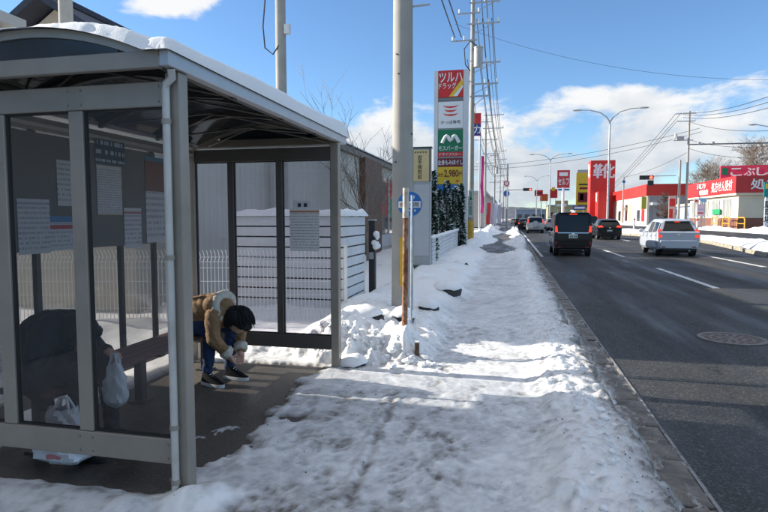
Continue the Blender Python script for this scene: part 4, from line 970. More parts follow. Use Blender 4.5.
q = panel(184.8, 194.5, BLUE); MB().box(xc + .20, xc + .55, yf - .004, yf - .001, zpx(193.6), zpx(185.8)).build('plate', SWHITE, q); text('P', .30, BLUE, (xc + .375, yf - .005, zpx(189.7)), XD, ZD, q, bold=.05, thick=.002)
# --- patterned green banners
BGREEN = bpy.data.materials.new('banner green'); BGREEN.use_nodes = True; t = BGREEN.node_tree
tcn = t.nodes.new('ShaderNodeTexCoord'); vr = t.nodes.new('ShaderNodeTexVoronoi'); vr.inputs['Scale'].default_value = 7; t.links.new(tcn.outputs['Object'], vr.inputs['Vector'])
rp = t.nodes.new('ShaderNodeValToRGB'); rp.color_ramp.elements[0].position = .26; rp.color_ramp.elements[0].color = (.62, .66, .64, 1); rp.color_ramp.elements[1].position = .36; rp.color_ramp.elements[1].color = (.006, .075, .05, 1)
t.links.new(vr.outputs['Distance'], rp.inputs[0]); t.links.new(rp.outputs[0], t.nodes['Principled BSDF'].inputs['Base Color']); t.nodes['Principled BSDF'].inputs['Roughness'].default_value = .8
def banner(u, vtop, vbot, Y, wpx, m, label, group=None, lean=.05, textile=None, letters=None):
    b, tp = atY(u, vbot, Y), atY(u, vtop, Y); w = wpx * Y / F_PX; H = tp.z - max(b.z, .05); bz = 0.0
    t = thing('banner', (b.x, Y, bz), label, 'banner', group)
    top = Vector((lean, 0, tp.z)); MB().cyl((0, 0, -.1), top, .012, n=6).build('pole', SWHITE, t, world=False)
    MB().cyl(top, top + Vector((w, 0, 0)), .008, n=6).build('cross_bar', SWHITE, t, world=False)
    nx, ny = 8, 16; X_, Z_ = np.meshgrid(np.linspace(0, w, nx), np.linspace(tp.z - H, tp.z, ny)); Y_ = .06 * w / .6 * np.sin(X_ / w * 4 + Z_ * 2.1 + u) - .01
    Xs = X_ + lean * (Z_ / tp.z) + .05 * np.sin(Z_ * 1.7 + u) * (1 - (Z_ - tp.z + H) / H)
    cl_ = grid_obj('cloth', Xs, Y_, Z_, m, t)
    sm = cl_.modifiers.new('thickness', 'SOLIDIFY'); sm.thickness = .004
    return t
CONIF = mat('conifer green', (.016, .060, .036), .8, var=.4, vscale=5); TRUNK = mat('conifer trunk', (.06, .04, .03), .9)
def conifer(u, vtop, vbot, Y, wpx, seed, label, n=2600):
    rnd = random.Random(seed); tp = atY(u, vtop, Y); H = tp.z; Rb = wpx * Y / F_PX / 2; t = thing('evergreen_tree', (tp.x, Y, 0), label, 'tree', 'snowy evergreens under the pylon')
    MB().cyl((0, 0, -.1), (0, 0, H * .8), .05, .015, 7).build('trunk', TRUNK, t, world=False)
    lf, sn_ = MB(), MB()
    for k in range(n):
        f = rnd.random() ** 1.3; z = .25 + f * (H - .25); a = rnd.uniform(0, 6.283); wav = .75 + .25 * math.sin(a * 3 + z * 4 + seed) + .15 * math.sin(z * 11)
        r = Rb * (1 - f) ** .75 * wav * math.sqrt(rnd.uniform(.35, 1)) + .02; s = rnd.uniform(.07, .15); c = Vector((r * math.cos(a), r * math.sin(a), z))
        d = Vector((math.cos(a), math.sin(a), rnd.uniform(-.2, .7))).normalized(); sd2 = d.orthogonal().normalized(); sd2.rotate(Matrix.Rotation(rnd.uniform(0, 6.28), 3, d)); 
        white = rnd.random() < .07 + .42 * (math.sin(z * 5 + a * 2 + seed) > .5)
        (sn_ if white else lf).add([c - sd2 * s * .4, c + d * s * .5 - sd2 * s * .1, c + d * s + sd2 * s * .1, c + sd2 * s * .4 + Vector((0, 0, .01))], [(0, 1, 2, 3)])
    tag(lf.build('foliage', CONIF, t, world=False), kind='stuff'); tag(sn_.build('foliage_snow', CLEAN, t, world=False), kind='stuff'); return t
for i, (u, v0, v1, Y, w) in enumerate(((440, 190, 226, 25.5, 15), (447, 181, 227, 24.0, 19), (455, 188, 227, 26.5, 17), (461, 184, 228, 25, 9))):
    conifer(u, v0, v1, Y, w, 90 + i, 'snow-flecked dark evergreen, %s of the row under the pylon' % ('leftmost', 'second from left', 'third from left', 'slim rightmost')[i])
c_ = conifer(432.5, 172, 238, 15.6, 6, 99, 'slim dark evergreen standing right behind the hospital sign', 1500); del c_['group']
# --- utility poles along the street with arms, transformers and wires
WIRE = mat('cable black', (.025, .026, .03), .6)
def street_pole(u, vb, Y, H, label, arms, side=1, transf=None, r0=.17):
    b = atY(u, vb, Y); t = thing('utility_pole', (b.x, Y, 0), label, 'utility pole')
    MB().cyl((0, 0, -.2), (0, 0, H), r0, .10, 16).build('shaft', POLEC, t, smooth=True, world=False)
    for (z, x0, x1) in arms:
        ar = MB().box(x0, x1, -.16, -.10, z - .04, z + .04).build('cross_arm', STEEL, t, world=False)
        n = max(1, int(abs(x1 - x0) / .55))
        for k in range(n + 1):
            x = x0 + .08 + (x1 - x0 - .16) * k / n
            if abs(x) > .25: MB().cyl((x, -.13, z + .04), (x, -.13, z + .24), .035, .05, 8).build('insulator', SWHITE, ar, world=False)
        if abs(x1) > .6: MB().beam((.1, -.1, z - .5), (x1 * .75, -.12, z - .05), .03, .03).build('strut', STEEL, t, world=False)
    if transf:
        z = transf; c_ = MB().cyl((.32, -.1, z), (.32, -.1, z + 1.0), .24, n=16).build('transformer', GREYP, t, smooth=True, world=False)
        MB().cyl((.32, -.1, z + 1.001), (.32, -.1, z + 1.05), .26, n=16).build('lid', GREYP, c_, world=False)
        for k in (-.1, .1): MB().cyl((.32 + k, -.1, z + 1.05), (.32 + k, -.1, z + 1.25), .03, n=6).build('bushing', SWHITE, c_, world=False)
        MB().tube([(.25, -.2, z + 1.1), (-.1, -.45, z + 1.3), (-.42, -.45, z + .9), (-.35, -.4, z + .1), (-.1, -.2, z - .2)], .03, 6).build('cable_loop', WIRE, t, smooth=True, world=False)
    return t
zP1 = lambda v: atY(470, v, 31.5).z
p1 = street_pole(470.5, 245, 31.5, 14.2, 'concrete utility pole with transformer and many cross arms beside the pylon', [(zP1(4), -.2, 1.45), (zP1(25), -.3, 1.45), (zP1(41), -1.15, .25), (zP1(64), .0, 1.5), (zP1(85), .0, 1.4), (13.9, -.9, 1.5), (zP1(97), -.1, .9), (zP1(14), -.8, .4)], transf=zP1(68))
MB().cyl((0, 0, .35), (0, 0, 1.35), .178, n=16).build('guard_wrap', mat('guard wrap', (.55, .34, .04), .5, var=.3, vscale=4), p1, world=False)
MB().bx((0, -.185, 2.3), (.24, .02, 1.5)).build('notice_plate', mat('plate white', (.62, .66, .62), .5), p1, world=False)
text('耳\n鼻\n科\n医\n院', 1.3, SGREEN, (p1.location.x, p1.location.y - .197, 2.3), XD, ZD, p1, width=.18, bold=.04)
Yp = (62, 95, 130, 175, 230); up_ = (484.5, 494, 499.5, 503, 505); P_objs = [p1]
labs = ('second', 'third', 'fourth', 'fifth', 'sixth')
for i, (Y, u) in enumerate(zip(Yp, up_)):
    H = 12.8; P_objs.append(street_pole(u, 228, Y, H, 'concrete utility pole, %s along the near pavement from the pylon' % labs[i], [(12.5, -.2, 1.9), (11.1, -.3, 1.9), (9.9, -1.2, 1.3), (8.4, -.3, 1.5), (7.4, -.9, .9), (11.8, -.9, .6)][:6 if i < 3 else 3], transf=(8.8 if i == 1 else None)))
def wire(a, b, sag, label, r=.012, n=14, group=None, name='cable'):
    a, b = Vector(a), Vector(b); pts = []
    for i in range(n + 1):
        t_ = i / n; p = a.lerp(b, t_); p.z -= sag * 4 * t_ * (1 - t_); pts.append(p)
    rs = [max(r, .00048 * (p - Vector((0, 0, EYE))).length) for p in pts]       # thin far wires swell a little with their sheath
    return tag(MB().tube(pts, r, 5, caps=False).build(name, WIRE, smooth=True), label, 'cable', group)
offs = [(.6, 12.9), (1.35, 12.9), (1.35, 11.5), (.7, 11.5), (.5, 10.2), (1.2, 8.7), (.95, 12.9), (.3, 11.5), (1.0, 10.2), (-.35, 10.2), (-.2, 8.7)]
P1z = {12.9: zP1(4) + .25, 11.5: zP1(25) + .25, 10.2: zP1(64) + .22, 8.7: zP1(85) + .2}
for k in range(4):
    A, B = P_objs[k], P_objs[k + 1]
    for j, (dx, z) in enumerate(offs[:11 if k < 2 else 4]):
        za = P1z[z] if k == 0 else z - .15
        wire((A.location.x + dx * (.75 if k == 0 else 1), A.location.y - .13, za), (B.location.x + dx, B.location.y - .13, z - .15), .5, 'overhead cable strung from the %s to the %s pole along the near pavement' % (('pylon', 'second', 'third', 'fourth', 'fifth')[k], ('second', 'third', 'fourth', 'fifth')[k]), r=.022 if k == 0 else .028, group='cables between the near-side poles, span %d' % (k + 1))
for j, (dx, dz, x0, zz) in enumerate(((-.95, zP1(41), -.15, 7.9), (-.6, zP1(41), -.05, 7.7), (-.2, 13.9, .35, 9.8))):   # back over the viewer towards the pole behind
    wire((p1.location.x + dx, 31.35, dz + .2), (x0 - 2.6, -16, zz + 3), .7, ('thick black cable coming overhead to the pylon pole, left of two', 'thick black cable coming overhead to the pylon pole, right of two', 'high thin cable coming overhead to the top of the pylon pole')[j], r=(.03, .03, .02)[j], n=24)
# --- further small things beyond the pylon
def post_sign(u, v0, v1, u0, u1, Y, m, label, body=None, tm=None, m2=None, vs=None):
    b = atY(u, 226, Y); t = thing('shop_sign', (b.x, Y, 0), label, 'sign'); a_, b_, c_, d_2 = rect(u0, v1, u1, v0, Y)
    MB().cyl((b.x, Y + .08, -.1), (b.x, Y + .08, d_2), .07, n=10).build('post', STEEL, t)
    q = MB().box(a_, b_, Y - .06, Y, c_, d_2).build('panel', m, t)
    if m2: z = atY(u0, vs, Y).z; MB().box(a_ + .02, b_ - .02, Y - .075, Y - .061, c_ + .02, z).build('lower_panel', m2, t)
    if body: text(body, (d_2 - c_) * .35, tm, ((a_ + b_) / 2, Y - .078, c_ + (d_2 - c_) * .28), XD, ZD, q, bold=.04)
    return t
post_sign(479, 113, 136, 473.5, 481, 46, SRED, 'small red and blue shop sign on a post just past the pylon', 'カ', SWHITE, mat('sign navy', (.015, .04, .22), .4), 124)
MAG = mat('magenta banner', (.42, .01, .16), .6)
banner(480.2, 156, 213, 52, 3.0, MAG, 'tall narrow magenta banner behind the second pole', lean=.02)
for i, (u, Y, m, nm) in enumerate(((489.5, 70, mat('pink banner', (.62, .45, .52), .7), 'pale pink'), (493, 74, SWHITE, 'white'), (497, 80, mat('pale banner', (.6, .55, .6), .7), 'greyish'), (486, 66, SRED, 'red'))):
    banner(u, 203, 224, Y, 3.6, m, '%s shop banner far along the near pavement' % nm, lean=.1)
# no-parking pole
b = atY(506.8, 228, 84); t = thing('road_sign_pole', (b.x, 84, 0), 'dark pole with round blue and red road signs far along the pavement', 'road sign')
MB().cyl((0, 0, -.1), (0, 0, 9.3), .13, .09, 10).build('pole', mat('dark pole', (.10, .10, .11), .6), t, world=False)
MB().cyl((-.12, -.16, 5.05), (-.12, -.12, 5.05), .45, n=20).build('disc', BLUE, t, world=False); MB().cyl((-.12, -.15, 6.5), (-.12, -.12, 6.5), .42, n=20).build('disc', SRED, t, world=False); MB().cyl((-.12, -.17, 6.5), (-.12, -.151, 6.5), .28, n=20).build('disc_face', SWHITE, t, world=False)
MB().bx((-.12, -.18, 5.05), (.1, .02, .85), ry=.785).build('bar', SRED, t, world=False)
# distant shops on the near side
for i, (x0, x1, y0, y1, h, col, lab) in enumerate(((-16, -7, 62, 90, 5, (.45, .45, .46), 'grey low shop behind the far banners'), (-14, -4.5, 105, 140, 6, (.5, .42, .36), 'beige shop far along the near side'), (-16, -5, 160, 220, 7, (.35, .36, .4), 'grey block at the far end of the near side'))):
    t = thing('shop', ((x0 + x1) / 2, y0, 0), lab, 'shop'); MB().box(x0, x1, y0, y1, -.2, h).build('wall', mat('shop wall %d' % i, col, .8, var=.1), t); MB().box(x0 - .2, x1 + .2, y0 - .2, y1 + .2, h + .002, h + .5).build('fascia', (SRED, GREYP, BLUE)[i], t)
    for k in range(5): MB().box(x1 + .01, x1 + .06, y0 + 2 + k * 5, y0 + 5.5 + k * 5, .8, 3.2).build('window', WINGL, t)
# ================================================================ vehicles
TYRE = mat('tyre', (.018, .018, .019), .8); RIM = mat('rim', (.35, .36, .37), .35, .7); CGLASS = mat('car glass', (.008, .009, .010), .06, spec=.45)
TAIL = mat('tail lamp', (.42, .012, .008), .25, emit=(1, .06, .02), estr=.45); TAILOFF = mat('tail lamp off', (.25, .008, .008), .25); PLATE = mat('plate', (.62, .64, .62), .5); BLKP = mat('black plastic', (.02, .02, .02), .6); CHROME = mat('chrome', (.6, .6, .6), .15, 1.0)
def car(name, label, cat, loc, paint, st, wheels, r, rear, group=None, detail=True):
    """st: stations (y, z_low, z_belt, z_top, hw_low, hw_belt, hw_top, dy_top); y=0 is the rear, facing -Y"""
    t = thing(name, loc, label, cat, group); b = MB(); n = 0; rows = []
    for (y, zl, zb, zt, hl, hb, ht, dy) in st:
        zm = (zl + zb) * .5
        half = [(hl * .92, zl, 0), (hl, zl + .10, 0), (max(hl, hb) + .012, zm, 0), (hb, zb, 0)]
        if zt - zb > .03: half += [(ht + .03, zt - .09, dy * .88), (ht - .06, zt - .015, dy), (ht * .45, zt, dy)]
        else: half += [(hb - .03, zt + .005, 0), (hb - .16, zt + .02, 0), (hb * .4, zt + .03, 0)]
        ring = [(x, y + d, z) for x, z, d in half] + [(-x, y + d, z) for x, z, d in reversed(half)]; rows.append(ring); n = len(ring)
    b.add([p for rw in rows for p in rw], [(i * n + j, i * n + (j + 1) % n, (i + 1) * n + (j + 1) % n, (i + 1) * n + j) for i in range(len(rows) - 1) for j in range(n)])
    h = n // 2
    for base, flip in ((0, False), ((len(rows) - 1) * n, True)):
        for j in range(h - 1):
            q = (base + j, base + j + 1, base + n - 2 - j, base + n - 1 - j); b.add([], []); b.f.append(list(q if not flip else reversed(q))); b.mi.append(0)
    body = b.build('body', paint, t, smooth=True, world=False, sharp=28)
    def ry(z):
        pts = sorted([(p[2], p[1]) for p in rows[0][:h]])
        if z <= pts[0][0]: return pts[0][1]
        for (z0, y0), (z1, y1) in zip(pts, pts[1:]):
            if z0 <= z <= z1: return y0 + (y1 - y0) * (z - z0) / max(1e-6, z1 - z0)
        return pts[-1][1]
    def rp(poly, m, nm, off=.006, thick=.02, par=t):
        f = [Vector((x, ry(z) - off, z)) for x, z in poly]; k = len(f)
        o = MB().add(f + [p + Vector((0, thick, 0)) for p in f], [tuple(range(k)), tuple(reversed(range(k, 2 * k)))] + [(i, k + i, k + (i + 1) % k, (i + 1) % k) for i in range(k)]).build(nm, m, par, world=False); return o
    # side windows
    for i in range(len(st) - 1):
        if st[i][3] - st[i][2] > .3 and st[i + 1][3] - st[i + 1][2] > .3:
            for s in (0, 1):
                lo = 3 if s == 0 else n - 1 - 3; hi_ = 4 if s == 0 else n - 1 - 4
                A, B, C, D = (Vector(rows[i][lo]), Vector(rows[i + 1][lo]), Vector(rows[i + 1][hi_]), Vector(rows[i][hi_]))
                bl = lambda u, v: (A * (1 - u) + B * u) * (1 - v) + (D * (1 - u) + C * u) * v
                sg = 1 if s == 0 else -1
                mg = .05 / max(.2, (B - A).length) * 1.1
                q = [bl(mg, .06), bl(1 - mg, .06), bl(1 - mg, .94), bl(mg, .94)]; q = [p + Vector((sg * .008, 0, 0)) for p in q]
                if sg < 0: q.reverse()
                MB().prism(q, (-sg * .02, 0, 0)).build('side_window', CGLASS, t, world=False)
    # windscreen
    for i in range(len(st) - 1):
        if st[i][3] - st[i][2] > .3 and st[i + 1][3] - st[i + 1][2] <= .03:
            A, B = Vector(rows[i][5]), Vector(rows[i][n - 6]); C, D = Vector(rows[i + 1][n - 6]), Vector(rows[i + 1][5]); up = Vector((0, .01, .012))
            c_ = (A + B + C + D) / 4; MB().prism([c_ + (p - c_) * .9 + up for p in (A, D, C, B)], (0, 0, -.015)).build('windscreen', CGLASS, t, world=False)
    hw = st[0][4]
    for wy in wheels:
        for s in (-1, 1):
            xo = s * (hw - .06); w = MB().cyl((xo - s * .10, wy, r), (xo + s * .085, wy, r), r, n=24).build('wheel', TYRE, t, smooth=True, world=False, sharp=50)
            MB().cyl((xo + s * .086, wy, r), (xo + s * .094, wy, r), r * .62, n=20).build('rim', RIM, w, world=False)
            a = MB(); 
            for j in range(12):
                t0, t1 = math.pi * j / 12, math.pi * (j + 1) / 12; ro = r * 1.2
                a.prism([(xo + s * .074, wy + r * 1.0 * math.cos(t0), r + r * 1.0 * math.sin(t0)), (xo + s * .074, wy + ro * math.cos(t0), r + ro * math.sin(t0)), (xo + s * .074, wy + ro * math.cos(t1), r + ro * math.sin(t1)), (xo + s * .074, wy + r * 1.0 * math.cos(t1), r + r * 1.0 * math.sin(t1))], (s * .008, 0, 0))
            a.build('wheel_arch', BLKP, t, world=False)
    # rear
    rp(rear['glass'], CGLASS, 'rear_window')
    for s in (-1, 1):
        l = rp([(s * x, z) for x, z in rear['lamp']][::s], rear.get('lampm', TAIL), 'tail_lamp', .03, .06)
        if 'lamp2' in rear: rp([(s * x, z) for x, z in rear['lamp2']][::s], rear.get('lamp2m', SWHITE), 'reversing_lamp', .033, .05, l)
    if 'stop' in rear: x, z = rear['stop']; rp([(-x, z - .02), (x, z - .02), (x, z + .02), (-x, z + .02)], TAIL, 'stop_lamp', .03, .04)
    x, z = rear['plate']; pl = rp([(x - .17, z - .085), (x + .17, z - .085), (x + .17, z + .085), (x - .17, z + .085)], PLATE, 'number_plate', .03, .025)
    for k in range(4): MB().bx((x - .10 + k * .065 + (.02 if k > 1 else 0), ry(z) - .033, z - .015), (.035, .004, .085)).build('digit', mat('plate green', (.04, .12, .07), .5), pl, world=False)
    z0, z1 = rear['bumper']; MB().box(-hw * .95, hw * .95, -.05, .06, z0, z1).build('bumper', rear.get('bm', paint), t, bevel=.03, world=False)
    if 'skirt' in rear: z0, z1 = rear['skirt']; MB().box(-hw * .8, hw * .8, -.03, .05, z0, z1).build('lower_bumper', BLKP, t, bevel=.02, seg=1, world=False)
    if 'trim' in rear: z, th = rear['trim']; rp([(-hw * .86, z - th), (hw * .86, z - th), (hw * .86, z + th), (-hw * .86, z + th)], CHROME if rear.get('trimc') else BLKP, 'tailgate_trim', .02, .03)
    SEAM = mat('panel seam', (.006, .006, .006), .8)
    gz = rear['glass'][0][1]; xs_m = rear['lamp'][0][0] - .03
    for s in (-1, 1):
        rp([(s * xs_m, rear['bumper'][1] + .01), (s * (xs_m + .008), rear['bumper'][1] + .01), (s * (xs_m + .012), gz - .02), (s * (xs_m + .004), gz - .02)][::s], SEAM, 'panel_seam', .004, .01)
        for i in range(1, len(st) - 2):
            if st[i][3] - st[i][2] > .3: MB().box(s * (st[i][5] + .012) - .006, s * (st[i][5] + .012) + .006, st[i][0] - .005, st[i][0] + .005, st[i][1] + .15, st[i][2]).build('door_seam', SEAM, t, world=False); MB().bx((s * (st[i][5] + .025), st[i][0] + .18, st[i][2] - .12), (.03, .16, .035)).build('door_handle', rear.get('mirror', paint), t, world=False)
        MB().bx((s * hw * .78, -.055, rear['bumper'][0] + .07), (.14, .02, .04)).build('reflector', TAILOFF, t, world=False)
    zt0 = st[0][3]; MB().box(-st[0][6] * .9, st[0][6] * .9, st[0][7] - .09, st[0][7] + .16, zt0 - .035, zt0 + .008).build('roof_spoiler', paint, t, bevel=.012, seg=1, world=False)
    MB().tube([(.0, .9 if zt0 < 1.6 else .5, zt0 + .10), (0, .7 if zt0 < 1.6 else .35, zt0 + .30)], .008, 5).build('aerial', BLKP, t, world=False)
    rp([(-.05, rear['emb'] - .035), (.05, rear['emb'] - .035), (.05, rear['emb'] + .035), (-.05, rear['emb'] + .035)], CHROME, 'emblem', .012, .02)
    z = rear['glass'][0][1] + .03; MB().tube([(0, ry(z) - .03, z), (.22, ry(z + .04) - .03, z + .04), (.42, ry(z + .03) - .03, z + .03)], .01, 5).build('wiper', BLKP, t, world=False)
    ym = [q for q in range(len(st)) if st[q][3] - st[q][2] > .3][-1]
    for s in (-1, 1): mr = MB().ell((s * (st[ym][5] + .10), st[ym][0] + .15, st[ym][2] + .10), (.11, .06, .085), 10, 8).build('wing_mirror', rear.get('mirror', paint), t, smooth=True, world=False)
    MB().box(-hw * .75, hw * .75, .15, st[-1][0] - .15, .14, st[0][1] + .05).build('underside', BLKP, t, world=False)
    MB().tube([(hw * .55, -.04, .24), (hw * .55, .4, .24)], .03, 8).build('exhaust', RIM, t, world=False)
    return t
def paintm(name, col, metal=.0, rough=.25): return mat(name, col, rough, metal, coat=.1, spec=.25, var=.03, vscale=2)
BLACKC, WHITEC, SILV, BEIC = paintm('black paint', (.010, .010, .012)), paintm('pearl white paint', (.46, .49, .54), .2, .3), paintm('silver paint', (.42, .43, .45), .5), paintm('pale beige paint', (.42, .40, .37), .4)
def at_rear(u, v): p = G(u, v, ZR); return Vector((p.x, p.y, ZR))
KEI = [(0, .28, .92, 1.78, .70, .73, .655, .10), (.18, .26, .93, 1.79, .735, .735, .67, .06), (1.2, .25, .93, 1.80, .74, .74, .68, 0), (2.2, .25, .93, 1.78, .74, .74, .67, 0), (2.62, .25, .95, 1.72, .74, .735, .65, 0), (3.02, .26, .96, .96, .735, .72, .6, 0), (3.32, .30, .88, .88, .66, .66, .5, 0), (3.39, .36, .72, .72, .58, .58, .4, 0)]
p = at_rear(572.7, 256.2)
car('kei_van', 'black boxy minivan stopped in the near lane, nearest vehicle on the left', 'minivan', p, BLACKC, KEI, (.52, 2.85), .29,
    dict(glass=[(-.58, 1.02), (.58, 1.02), (.545, 1.66), (-.545, 1.66)], lamp=[(.60, .98), (.71, .98), (.70, 1.24), (.63, 1.24)], lamp2=[(.62, .45), (.70, .45), (.70, .60), (.62, .60)], lamp2m=TAILOFF, stop=(.15, 1.72), plate=(0, .82), bumper=(.30, .55), skirt=(.22, .31), trim=(.955, .018), trimc=True, emb=.90))
HATCH = [(0, .30, .96, 1.44, .76, .78, .55, .30), (.12, .27, .97, 1.49, .81, .81, .58, .26), (.9, .25, .93, 1.525, .83, .82, .61, .1), (1.7, .25, .91, 1.53, .83, .82, .62, 0), (2.45, .25, .91, 1.44, .83, .81, .57, -.1), (2.95, .26, .93, .93, .83, .79, .6, 0), (3.4, .28, .86, .86, .80, .74, .5, 0), (3.65, .34, .70, .70, .66, .62, .4, 0)]
p = at_rear(678, 256.5)
HATCHW = [(a * .92, *r_) for a, *r_ in HATCH]; HATCHW[0] = (0, .33, .96, 1.45, .73, .75, .54, .30)
car('hatchback', 'white five-door hatchback with red tail lamps in the second lane', 'hatchback', p, WHITEC, HATCHW, (.55, 2.72), .30,
    dict(glass=[(-.60, 1.03), (.60, 1.03), (.46, 1.39), (-.46, 1.39)], lamp=[(.62, .78), (.765, .76), (.77, 1.02), (.70, 1.12), (.62, 1.10)], stop=(.10, 1.405), plate=(0, .50), bumper=(.32, .66), skirt=(.22, .34), emb=.88))
SPORT = [(0, .30, .90, 1.38, .77, .80, .56, .42), (.12, .27, .93, 1.43, .83, .82, .58, .36), (.9, .25, .93, 1.50, .85, .83, .60, .12), (1.8, .25, .91, 1.50, .85, .83, .60, 0), (2.5, .25, .91, 1.40, .85, .82, .55, -.1), (3.05, .26, .92, .92, .84, .80, .6, 0), (3.75, .28, .82, .82, .82, .76, .5, 0), (4.05, .34, .68, .68, .66, .62, .4, 0)]
p = at_rear(609.5, 239.8)
car('hatchback', 'black hatchback with brake lamps lit ahead of the white car', 'hatchback', p, BLACKC, SPORT, (.62, 3.1), .31,
    dict(glass=[(-.58, .98), (.58, .98), (.45, 1.32), (-.45, 1.32)], lamp=[(.42, .90), (.78, .88), (.79, 1.0), (.55, 1.03)], stop=(.14, 1.37), plate=(0, .62), bumper=(.30, .60), skirt=(.22, .32), emb=.86))
SUV = [(0, .38, 1.02, 1.66, .80, .83, .66, .16), (.15, .34, 1.03, 1.69, .85, .84, .68, .10), (1.3, .32, 1.03, 1.71, .86, .85, .69, 0), (2.3, .32, 1.03, 1.70, .86, .85, .68, 0), (2.9, .32, 1.03, 1.60, .86, .84, .64, -.1), (3.35, .33, 1.05, 1.05, .86, .82, .6, 0), (4.1, .36, .96, .96, .84, .78, .5, 0), (4.35, .42, .76, .76, .7, .66, .4, 0)]
p = at_rear(535.4, 233.3)
t = car('suv', 'pale beige off-roader with a spare wheel on its back door', 'off-roader', p, BEIC, SUV, (.72, 3.35), .36,
    dict(glass=[(-.66, 1.10), (.66, 1.10), (.60, 1.56), (-.60, 1.56)], lamp=[(.70, 1.05), (.82, 1.05), (.80, 1.45), (.71, 1.45)], plate=(-.1, .52), bumper=(.38, .66), bm=mat('suv bumper', (.34, .33, .31), .5), skirt=(.28, .38), emb=.78))
w = MB().cyl((.0, -.22, .95), (.0, -.02, .95), .33, n=24).build('spare_wheel', mat('spare cover', (.36, .35, .34), .4, .3), t, smooth=True, world=False, sharp=40); MB().cyl((0, -.225, .95), (0, -.221, .95), .22, n=20).build('cover_disc', SILV, w, world=False)
for s in (-1, 1): MB().tube([(s * .62, .3, 1.74), (s * .62, 2.4, 1.75)], .02, 6).build('roof_rail', BLKP, t, world=False)
base = dict(glass=[(-.58, .98), (.58, .98), (.45, 1.32), (-.45, 1.32)], lamp=[(.60, .85), (.78, .85), (.79, 1.02), (.62, 1.02)], plate=(0, .6), bumper=(.30, .60), emb=.85)
for (u, v, stn, pm, lab, nm, wz) in ((525, 231.2, SPORT, BLACKC, 'dark car just ahead of the beige off-roader', 'car', .31), (551.5, 229.5, HATCH, SILV, 'silver car between the off-roader and the black minivan', 'car', .30), (513.5, 224.3, SPORT, SILV, 'silver car far ahead at the end of the lane', 'car', .31), (519, 226, HATCH, BLACKC, 'small dark car far ahead behind the off-roader', 'car', .30)):
    car(nm, lab, 'car', at_rear(u, v), pm, stn, (.62, 3.0), wz, base)
p = at_rear(591, 231)
car('minivan', 'black minivan partly hidden ahead of the black hatchback', 'minivan', p, BLACKC, KEI, (.52, 2.85), .29, dict(glass=[(-.58, 1.02), (.58, 1.02), (.545, 1.66), (-.545, 1.66)], lamp=[(.60, .98), (.71, .98), (.70, 1.24), (.63, 1.24)], plate=(0, .82), bumper=(.30, .55), emb=.90))
# ================================================================ far side of the road
LAMPM = mat('lamp post grey', (.40, .42, .43), .45, .5, var=.08)
def street_lamp(u, v, Y, vj, va, half, label, arms=(-1, 1)):
    j = atY(u, vj, Y); e = atY(u, va, Y); t = thing('street_lamp', (j.x, Y, 0), label, 'street lamp')
    MB().cyl((0, 0, -.1), (0, 0, j.z), .12, .075, 12).build('pole', LAMPM, t, smooth=True, world=False)
    dz = e.z - j.z
    for s in arms:
        pts = [(0, 0, j.z - .1), (s * half * .12, 0, j.z + dz * .35), (s * half * .35, 0, j.z + dz * .75), (s * half * .7, 0, j.z + dz * .97), (s * half, 0, j.z + dz)]
        a = MB().tube(pts, [.07, .06, .05, .045, .04], 8).build('arm', LAMPM, t, smooth=True, world=False)
        hd = MB().ell((s * (half + .35), 0, j.z + dz + .01), (.5, .16, .09), 12, 8).build('lamp_head', LAMPM, t, smooth=True, world=False)
        MB().ell((s * (half + .35), 0, j.z + dz - .04), (.35, .11, .07), 12, 6).build('lens', SWHITE, hd, smooth=True, world=False)
    MB().box(-.14, .14, -.14, .14, .6, 1.3).build('door_box', LAMPM, t, world=False)
    return t
street_lamp(610, 233, 60, 121, 109, 2.75, 'tall grey double-armed street lamp in front of the red tower')
street_lamp(550.5, 226, 106, 160, 154, 2.9, 'double-armed street lamp, second along the median')
street_lamp(537, 224, 170, 181, 176, 2.9, 'faint double-armed street lamp, farthest along the median')
e = atY(756, 124.5, 69); t = street_lamp(795, 230, 69, 148, 124.5, 1, 'street lamp by the pharmacy with only its arm reaching into view', arms=())
dxx = e.x - t.location.x
MB().tube([(0, 0, atY(795, 148, 69).z), (dxx * .3, 0, e.z - .9), (dxx * .7, 0, e.z - .25), (dxx, 0, e.z)], [.07, .06, .05, .045], 8).build('arm', LAMPM, t, smooth=True, world=False)
MB().ell((dxx - .3, 0, e.z), (.5, .16, .09), 12, 8).build('lamp_head', LAMPM, t, smooth=True, world=False)
# signal heads
BLK = mat('signal black', (.015, .015, .016), .5)
REDL = mat('red lamp lit', (.5, .01, .01), .4, emit=(1, .05, .03), estr=3.0); OFFL = mat('lamp off', (.02, .03, .03), .3)
def signal_head(parent, c, w, lit=True, name='signal_head'):
    h = MB().box(c.x - w / 2, c.x + w / 2, c.y - .12, c.y + .1, c.z - w * .16, c.z + w * .16).build(name, BLK, parent, bevel=.03, seg=1)
    for k in (-1, 0, 1):
        x = c.x + k * w * .31; l = MB().cyl((x, c.y - .15, c.z), (x, c.y - .121, c.z), w * .125, n=16).build('lamp', REDL if (k == 1 and lit) else OFFL, h)
        MB().tube([(x - w * .14, c.y - .25, c.z + .02), (x, c.y - .28, c.z + w * .15), (x + w * .14, c.y - .25, c.z + .02)], .03, 4).build('visor', BLK, h)
    return h
tp_ = atY(678.5, 160, 92); b = atY(678, 225, 92)
t = thing('traffic_signal', (b.x, 92, 0), 'traffic signal showing red on an arm before the red store', 'traffic signal')
MB().cyl((b.x, 92, -.1), (b.x, 92, tp_.z), .2, .15, 12).build('pole', POLEC, t, smooth=True)
a, c = atY(676, 175.5, 92), atY(655, 176, 92); MB().cyl(a, c, .06, n=8).build('arm', STEEL, t)
